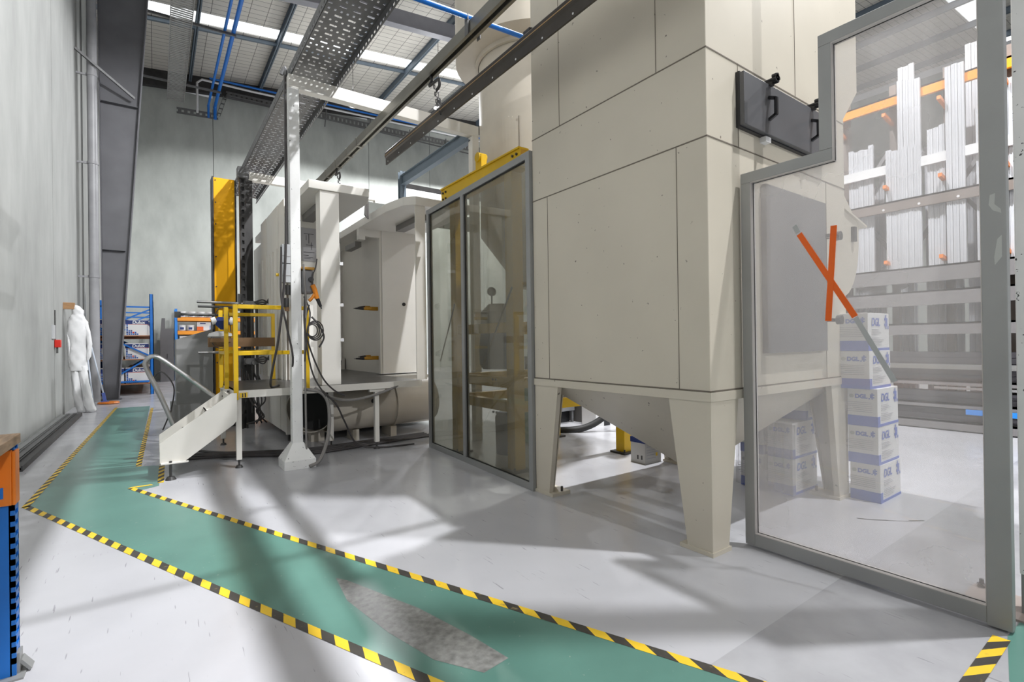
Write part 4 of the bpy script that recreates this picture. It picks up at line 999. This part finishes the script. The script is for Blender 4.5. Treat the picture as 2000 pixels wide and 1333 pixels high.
# ------------------------------------------------------------------ DGL cartons
def dgl(x,y,z,w_,d_,h_,label,group,parts=True):
    t=thing('carton',label,'carton',(x,y,z),group)
    b=B().m(boxw).box(x,x+w_,y,y+d_,z,z+h_); part('carton_body',b,t,bevel=.004)
    b=B().m(dglb)
    e=.0025; hb=h_*.27
    b.box(x-e,x,y,y+d_,z,z+hb).box(x-e,x+.05,y-e,y,z,z+hb).box(x+.05,x+w_,y-e,y,z,z+h_*.07)
    part('blue_band',b,t)
    b=B()
    text_verts(b,'DGL',.10,(x+.07,y-.004,z+h_*.66),(1,0,0),(0,0,1),.15,.003,dglb)
    q=.022
    def cross(ox,oz,face,qq):
        for (c,r) in ((2,0),(1,1),(2,1),(3,1),(2,2),(3,2),(1,3),(2,3),(3,3),(2,4),(4,0)):
            a0,a1=ox+c*qq,ox+c*qq+qq*.98; c0,c1=oz+r*qq,oz+r*qq+qq*.98
            if face=='f': b._add([(a0,y-.004,c0),(a1,y-.004,c0),(a1,y-.004,c1),(a0,y-.004,c1)],[(0,1,2,3)])
            else: b._add([(x-.004,a0,c0),(x-.004,a1,c0),(x-.004,a1,c1),(x-.004,a0,c1)],[(0,1,2,3)])
    b.m(dglb); cross(x+w_-.15,z+h_*.58,'f',.026)
    yy=y+d_*.74
    text_verts(b,'DGL',.05,(x-.004,yy,z+h_*.74),(0,-1,0),(0,0,1),.0,.003,dglb)
    b.m(dglb); cross(y+.012,z+h_*.72,'l',.0115)
    b.m(MATS['tape_residue']); b._add([(x-.004,yy+.028+.02*math.cos(a*.524),z+h_*.79+.018*math.sin(a*.524)) for a in range(12)],[tuple(range(12))])
    part('printed_logo',b,t)
    b=B().m(dglt); rnd=random.Random(3)
    zz=z+h_*.56
    while zz>z+h_*.12:
        l=rnd.uniform(.12,.28); b.box(x+.08,x+.08+l,y-.0035,y,zz,zz+.004); zz-=.016 if rnd.random()<.8 else .03
    zz=z+h_*.62
    while zz>z+h_*.33:
        l=rnd.uniform(.15,.25); b.box(x-.0035,x,y+.04,y+.04+l,zz,zz+.004); zz-=.017
    part('fine_print',b,t)
    return t
stackp=[(5.30,1.735,.0,'bottom'),(5.28,1.74,.345,'second from the bottom'),(5.275,1.74,.69,'third from the bottom'),(5.19,1.77,1.035,'fourth from the bottom'),(5.185,1.775,1.38,'topmost')]
w0=.50
p0=dgl(5.30,1.735,0,w0,.24,.345,'white and blue carton at the bottom of the stack behind the glass panel','cartons stacked behind the glass')
for (x,y,z,l) in stackp[1:]: dup(p0,(x,y,z),'white and blue carton, %s in the stack behind the glass panel'%l)
k=0
for r,yy in enumerate((2.32,2.60)):
    for z in (0,.345,.69):
        dup(p0,(4.93 if z<.6 else 5.2, yy,z),'wrapped carton under the tower, %s of the %s pile behind the tower leg'%({0:'bottom',.345:'middle',.69:'top'}[z],['front','back'][r])).__setitem__('group','wrapped cartons under the tower')
b=B().m(glass('stretch_wrap',(.85,.85,.87),.25,(.6,.6,.6),.15))
n=26; vs=[]; 
for j in range(6):
    for i in range(n):
        y=2.28+.6*i/(n-1); z=.02+.66*j/5; vs.append((4.915-.012*math.sin(i*1.7+j*.4)-.01*math.sin(i*.6)-.02*(1-j/5),y,z))
b._add(vs,[(j*n+i,j*n+i+1,(j+1)*n+i+1,(j+1)*n+i) for j in range(5) for i in range(n-1)])
single('stretch_wrap',b,'loose clear plastic wrap draped down the cartons under the tower','plastic wrap')
# ------------------------------------------------------------------ things beyond the tower legs
t=thing('paint_box','small white and navy paint box on the floor under the tower','carton',(4.9,4.0,0))
b=B().m(boxg).box(4.80,5.10,3.98,4.20,0,.30); part('box_body',b,t)
b=B().m(navy).box(4.795,5.105,3.975,4.205,.25,.315); part('lid',b,t)
b=B().m(dglt)
for z in (.06,.10,.13,.16,.20): b.box(4.83,5.0,3.977,3.98,z,z+.006)
b.m(tapeY).box(5.0,5.03,3.977,3.98,.08,.12)
part('print',b,t)
for y in (4.02,4.08): part('hand_hole',B().m(darkst).box(4.797,4.80,y,y+.02,.05,.1),t)
t=thing('machine_cabinet','grey floor cabinet on short legs beyond the near tower leg','cabinet',(6.3,7.4,0))
b=B().m(ctrlg).box(5.75,6.35,6.9,7.6,.22,1.1); o=part('body',b,t)
b=B().m(alum).box(5.8,6.3,6.895,6.9,.5,1.05); part('door',b,o)
b=B().m(blackp).box(5.8,6.3,7.0,7.5,.0,.20); part('skirt',b,t)
b=B().m(ctrlg)
for x in (5.78,6.3): b.box(x,x+.04,6.92,6.96,0,.22)
part('leg',b,t)
b=B().m(mat('dark_partition',(.12,.115,.11),.6)).box(6.4,6.46,6.4,8.5,0,1.2); single('partition',b,'dark grey low partition behind the floor cabinet under the tower','partition')
t=thing('white_hutch','white small box on the floor with a dark arched opening, seen under the tower','box',(6.6,6.4,0))
b=B().m(white).prism([(6.25,0),(6.95,0),(6.95,.32),(6.48,.56),(6.25,.56)],'y',6.25,6.6); part('body',b,t)
b=B().m(blackp); pg=[(6.45,0),(6.60,0),(6.60,.22)]+[(6.525+.075*math.cos(a*PI/8),.22+.075*math.sin(a*PI/8)) for a in range(1,8)]+[(6.45,.22)]
b.prism(pg,'y',6.246,6.25); part('arched_opening',b,t)
b=B().m(rubber).tube([(4.6,6.6,.22),(5.2,6.4,.06),(5.7,6.05,.06),(6.05,5.85,.25),(6.2,5.7,.55),(6.2,5.6,.9)],.055,12)
single('black_hose',b,'thick black hose curving up off the floor under the tower','hose',smooth=True)
for i,(m_,dz) in enumerate(((mat('tan_hose',(.45,.32,.18),.5),0),(extr,-.18))):
    b=B().m(m_).tube([(5.3,7.0,.95+dz),(5.6,6.85,.72+dz),(5.9,6.8,.70+dz),(6.15,6.75,.95+dz)],.014,8)
    single('thin_hose',b,['tan thin hose looped in front of the grey floor cabinet','white thin hose looped in front of the grey floor cabinet'][i],'hose',smooth=True)
t=thing('white_machine','pale cabinet with dark parts seen just right of the near tower leg','machine',(6.6,4.2,0))
b=B().m(white).box(6.1,7.4,4.5,5.2,.62,1.25).box(6.1,7.4,4.5,5.2,.05,.40); part('body',b,t)
b=B().m(alum).box(6.12,7.38,4.52,5.18,.40,.62); part('recess',b,t)
b=B().m(cardb).box(6.2,6.5,4.45,4.7,.70,.90); b.m(blackp).box(6.3,6.8,4.4,4.46,.72,.92); part('connector',b,t)
b=B().m(rubber).bar((6.0,4.3,.12),(6.9,4.3,.22),.2,.2); part('kick_pad',b,t)

# ------------------------------------------------------------------ right storage rack
RX=10.5
t=thing('profile_rack','long grey and brown cantilever storage rack with orange beams beyond the glass panel','rack',(RX+.4,2,0))
for yy in (4.75,3.95,3.2,2.45,1.7,.95,.2):
    b=B().m(rackbr).box(RX+.25,RX+.37,yy,yy+.10,0,6.0); part('post',b,t)
    for z in (4.05,2.74,5.3):
        b=B().m(orange).bar((RX+.25,yy+.05,z),(RX-.2,yy+.05,z+.06),.05,.06); part('orange_arm',b,t)
for z0,z1,m_,n_,xx in ((5.55,5.72,mat('rack_amber',(.85,.30,.005),.4),'top_beam',0),(4.36,4.52,white,'white_beam',-.05),(3.68,3.86,rackbr,'brown_beam',-.1),(2.40,2.66,rackgr,'shelf_beam',-.25),(2.02,2.26,rackgr,'shelf_beam',-.25),(1.54,1.73,rackgr,'shelf_beam',-.2),(.72,.80,rackgr,'shelf_beam',-.2),(.36,.44,rackgr,'shelf_beam',-.2),(.02,.16,rackgr,'base_beam',-.25)):
    b=B().m(m_).box(RX+xx,RX+xx+.06,-.8,5.2,z0,z1)
    if n_!='white_beam': b.box(RX+xx,RX+.4,-.8,5.2,z1-.03,z1)
    o=part(n_,b,t)
    if n_=='brown_beam':
        b=B().m(white)
        for yy in (.6,1.2,1.8,2.3,2.8,3.3): b.cyl((RX+xx,yy,z0+.05),(RX+xx-.004,yy,z0+.05),.02,n=8)
        part('bolt_head',b,o)
b=B().m(mat('blue_sign',(.02,.25,.75),.5)).box(RX-.24,RX-.22,1.5,2.22,.28,.36); part('blue_strip',b,t)
b=B().m(mat('brace_grey',(.3,.3,.3),.5))
for ya,yb in ((4.8,3.2),(3.2,1.7),(1.7,.2)): b.bar((RX+.5,ya,2.8),(RX+.5,yb,5.2),.06).bar((RX+.5,yb,2.8),(RX+.5,ya,5.2),.06)
part('bracing',b,t)
# upright white extrusions, individual lengths
def extproto():
    b=B().m(extr); w_=.075
    b.box(0,.05,0,w_,0,1).box(-.006,0,.004,.012,0,1).box(-.006,0,w_-.014,w_-.004,0,1).box(-.012,0,w_*.45,w_*.55,0,1)
    o=bpy.data.objects.new('aluminium_profile',b.mesh((0,0,0))); COL.objects.link(o); return o
ep=None; n_=0
def stand(x,y,z,h,l):
    global ep
    if ep is None: ep=extproto(); o=ep
    else: o=ep.copy(); COL.objects.link(o)
    o.location=(x,y,z); o.scale=(1,1,h); tag(o,l,'aluminium profile','white profiles standing in the rack'); return o
bund=[(3.86,3.48,4.95),(3.30,2.80,4.75),(3.08,2.78,5.88),(2.74,2.48,5.0),(2.44,2.22,5.85),(2.14,1.95,5.05),(1.85,1.5,5.4),(1.4,1.0,4.9),(.9,.4,5.6),(4.8,4.2,5.4)]
bn=['pale profile in the left-hand bundle by the tower edge','pale profile in the low bundle left of the tallest front bundle','pale profile in the tall bundle left of the rack centre','pale profile in the short bundle at the rack centre','pale profile in the tall bundle right of the rack centre','pale profile in the bundle beside the grey upright','pale profile in the bundle seen right of the white column','pale profile in the shorter bundle right of the white column','pale profile in the last bundle right of the white column','pale profile in the bundle hidden partly by the tower']
for (ya,yb,zt),l in zip(bund,bn):
    y=yb; xx=RX+.02+.08*(l.find('tall')>0)*-1
    while y<ya-.06:
        stand(xx+random.uniform(-.01,.01),y,2.66,zt-2.66+random.uniform(-.05,.03),l+', upright on the shelf'); y+=.079
for (ya,yb,zt) in ((3.42,3.12,6.55),(2.45,2.0,6.5)):
    y=yb
    while y<ya-.06: stand(RX+.9,y,0,zt+random.uniform(-.06,.04),'extra tall pale profile standing on the floor behind the rack'); y+=.082
y=-.4
while y<5.0:
    if random.random()<.8: stand(RX+.62,y,0,4.6+random.uniform(-.3,.3),'pale profile standing on the floor behind the rack shelves')
    y+=.085
# dark profiles lying on shelves
dp=None
k=0
ords=['lowest','second','third','fourth','fifth','sixth','seventh','eighth','ninth','tenth']
for z0,nr,nm in ((.80,5,'middle'),(.44,2,'lower'),(.16,2,'bottom')):
    for r in range(nr):
        for c in range(2):
            if dp is None:
                b=B().m(extd).box(-.06,.06,-2.4,2.4,0,.012).box(-.06,-.048,-2.4,2.4,.012,.085).box(.048,.06,-2.4,2.4,.012,.085).box(-.01,.01,-2.4,2.4,.012,.07)
                dp=bpy.data.objects.new('dark_profile',b.mesh((0,0,0))); COL.objects.link(dp); o=dp
            else: o=dp.copy(); COL.objects.link(o)
            o.location=(RX-.1+.15*c,2.0+random.uniform(-.15,.15),z0+.001+.092*r)
            tag(o,'dark profile lying on the %s rack shelf, %s layer up, %s side'%(nm,ords[r],['front','rear'][c]),'profile','dark profiles lying in the rack')
b=B().m(chrome).box(RX-.24,RX-.18,1.6,3.3,.98,1.06); single('bright_profile',b,'bright silver profile lying along the front of the dark profiles in the rack','profile')
b=B().m(chrome).box(RX-.26,RX-.21,1.2,2.6,.665,.70); single('bright_profile',b,'second bright silver profile lying lower along the rack front','profile')
# wall cladding behind the rack: far partition
# ------------------------------------------------------------------ roof-level services at back left
def ladder(b,P,w_,side,step=.22):
    """slotted channel following points, width vector side"""
    for i in range(len(P)-1):
        p=Vector(P[i]); q=Vector(P[i+1]); s=Vector(side)
        for sg in (-.5,.5): b.bar(p+s*(w_*sg),q+s*(w_*sg),.02,.09)
        n=max(1,int((q-p).length/step))
        for k in range(n): 
            c=p.lerp(q,(k+.5)/n); b.bar(c-s*(w_/2),c+s*(w_/2),step*.62,.012)
t=thing('roof_cable_tray','grey slotted cable tray running under the roof and turning along the back wall','cable tray',(.9,24,12.5))
b=B().m(mat('tray_light',(.33,.33,.32),.45,metal=.2)); ladder(b,[(.80,14.0,12.6),(.85,27.0,12.6)],.62,(1,0,0),.13); part('roof_run',b,t)
b=B().m(galv); ladder(b,[(.90,27.4,12.35),(2.55,27.4,12.45)],.2,(0,0,1)); part('turn_run',b,t)
b=B().m(galv); ladder(b,[(2.55,27.4,12.5),(2.85,27.4,13.5)],.15,(1,0,0)); part('riser',b,t)
b=B().m(galv); ladder(b,[(2.9,27.5,13.65),(18,27.5,14.05)],.26,(0,0,1)); b.box(2.9,18,27.35,27.5,13.6,13.62); part('wall_run',b,t)
b=B().m(galv)
for x in (5.3,7.6,10.0,12.4,14.8): b.bar((x,27.45,14.2),(x-.1,27.45,13.2),.05)
part('wall_bracket',b,t)
names2=['nearest the camera','second nearest','farthest, near the wall']
for i,y in enumerate((17.2,20.5,25.5)):
    b=B().m(galv).bar((-.6,y,12.72),(2.5,y,12.80),.06,.08); single('tray_support',b,'thin horizontal support bar across the roof cable tray and blue pipes, %s'%names2[i],'support bar','roof tray supports')
for i,(x,r) in enumerate(((2.15,.05),(2.42,.07))):
    b=B().m(bluepl).tube([(x,13.0,12.9),(x,20,12.9),(x,26.9,12.9),(x,27.3,12.85),(x,27.4,12.5),(x,27.4,12.3)],r,10)
    single('blue_roof_pipe',b,['thin left','thicker right'][i]+' blue air pipe running under the roof to the back wall','pipe','blue air pipes under the roof',smooth=True)
b=B().m(bluepl).cyl((2.2,27.3,14.15),(18,27.3,14.75),.05,n=10); single('blue_wall_pipe',b,'blue air pipe running along the top of the back wall','pipe',smooth=True)
b=B().m(white).tube([(1.7,27.3,12.4),(1.7,27.3,13.8),(1.9,27.3,14.0),(4,27.3,14.02),(18,27.3,14.55)],.05,10,False); single('white_wall_pipe',b,'pale conduit running just under the blue pipe along the back wall','pipe',smooth=True)
# ------------------------------------------------------------------ lamps
lampm=emis('lamp_lens',(1,.98,.95),25.)
def lamp(x,y,z,l,energy,r=.12,col=(.965,.975,1)):
    t=thing('high_bay_lamp',l,'lamp',(x,y,z),'high-bay lamps under the roof')
    b=B().m(galv).cyl((x,y,z+.02),(x,y,z+.28),.24,.09,n=24,cap=False); b.cyl((x,y,z+.28),(x,y,z+.45),.09,n=16); part('reflector',b,t,smooth=True)
    b=B().m(lampm).cyl((x,y,z+.03),(x,y,z+.05),.20,n=24); part('lens',b,t)
    b=B().m(darkst).cyl((x,y,z+.45),(x,y,Rz(x)-.05),.012,n=6); part('hanger',b,t)
    ld=bpy.data.lights.new('high_bay_light','SPOT'); ld.energy=energy; ld.color=col; ld.shadow_soft_size=r; ld.spot_size=2.95; ld.spot_blend=.12
    ul=bpy.data.lights.new('roof_fill_light','SPOT'); ul.energy=energy*.07; ul.spot_size=2.9; ul.spot_blend=.3; ul.color=col; ul.shadow_soft_size=.15  # upward fill added at each lamp to brighten the roof sheets
    uo=bpy.data.objects.new('roof_fill_light',ul); COL.objects.link(uo); uo.parent=t; uo.location=(0,0,.75); uo.rotation_euler=(PI,0,0)
    lo=bpy.data.objects.new('high_bay_light',ld); COL.objects.link(lo); lo.parent=t; lo.location=(0,0,-.02)
lamp(5.87,4.9,12,'high-bay lamp above the cream tower, out of the picture',E1)
lamp(5.87,-.9,12,'high-bay lamp above the glass panel, out of the picture',E2)
lamp(10.43,19.97,12,'bright high-bay lamp glinting between the two overhead rails',E3)
lamp(7.2,21.85,12,'dim far high-bay lamp left of the conveyor rail',E3)
lamp(14.5,1.0,12,'high-bay lamp above the storage rack, out of the picture',E4)
lamp(4.3,-18,12,'high-bay lamp behind the camera, out of the picture',E7)
lamp(15.5,23.0,12,'added lamp hidden behind the cyclone to brighten the back wall',E3*3.5)  # unseen lamp added to lift the back wall
# world: open end of the hall lets the sky in
w=bpy.data.worlds.new('world'); S.world=w; w.use_nodes=True
bg=w.node_tree.nodes['Background']; bg.inputs[0].default_value=(.93,.96,1,1); bg.inputs[1].default_value=WS
S.view_settings.view_transform='Standard'; S.view_settings.look='None'; S.view_settings.exposure=EXPO; S.view_settings.gamma=1
S.view_settings.use_curve_mapping=False
S.cycles.max_bounces=8; S.cycles.diffuse_bounces=3; S.cycles.transparent_max_bounces=16; S.cycles.glossy_bounces=3; S.cycles.sample_clamp_indirect=6
try:
    S.cycles.use_denoising=True
except Exception: pass
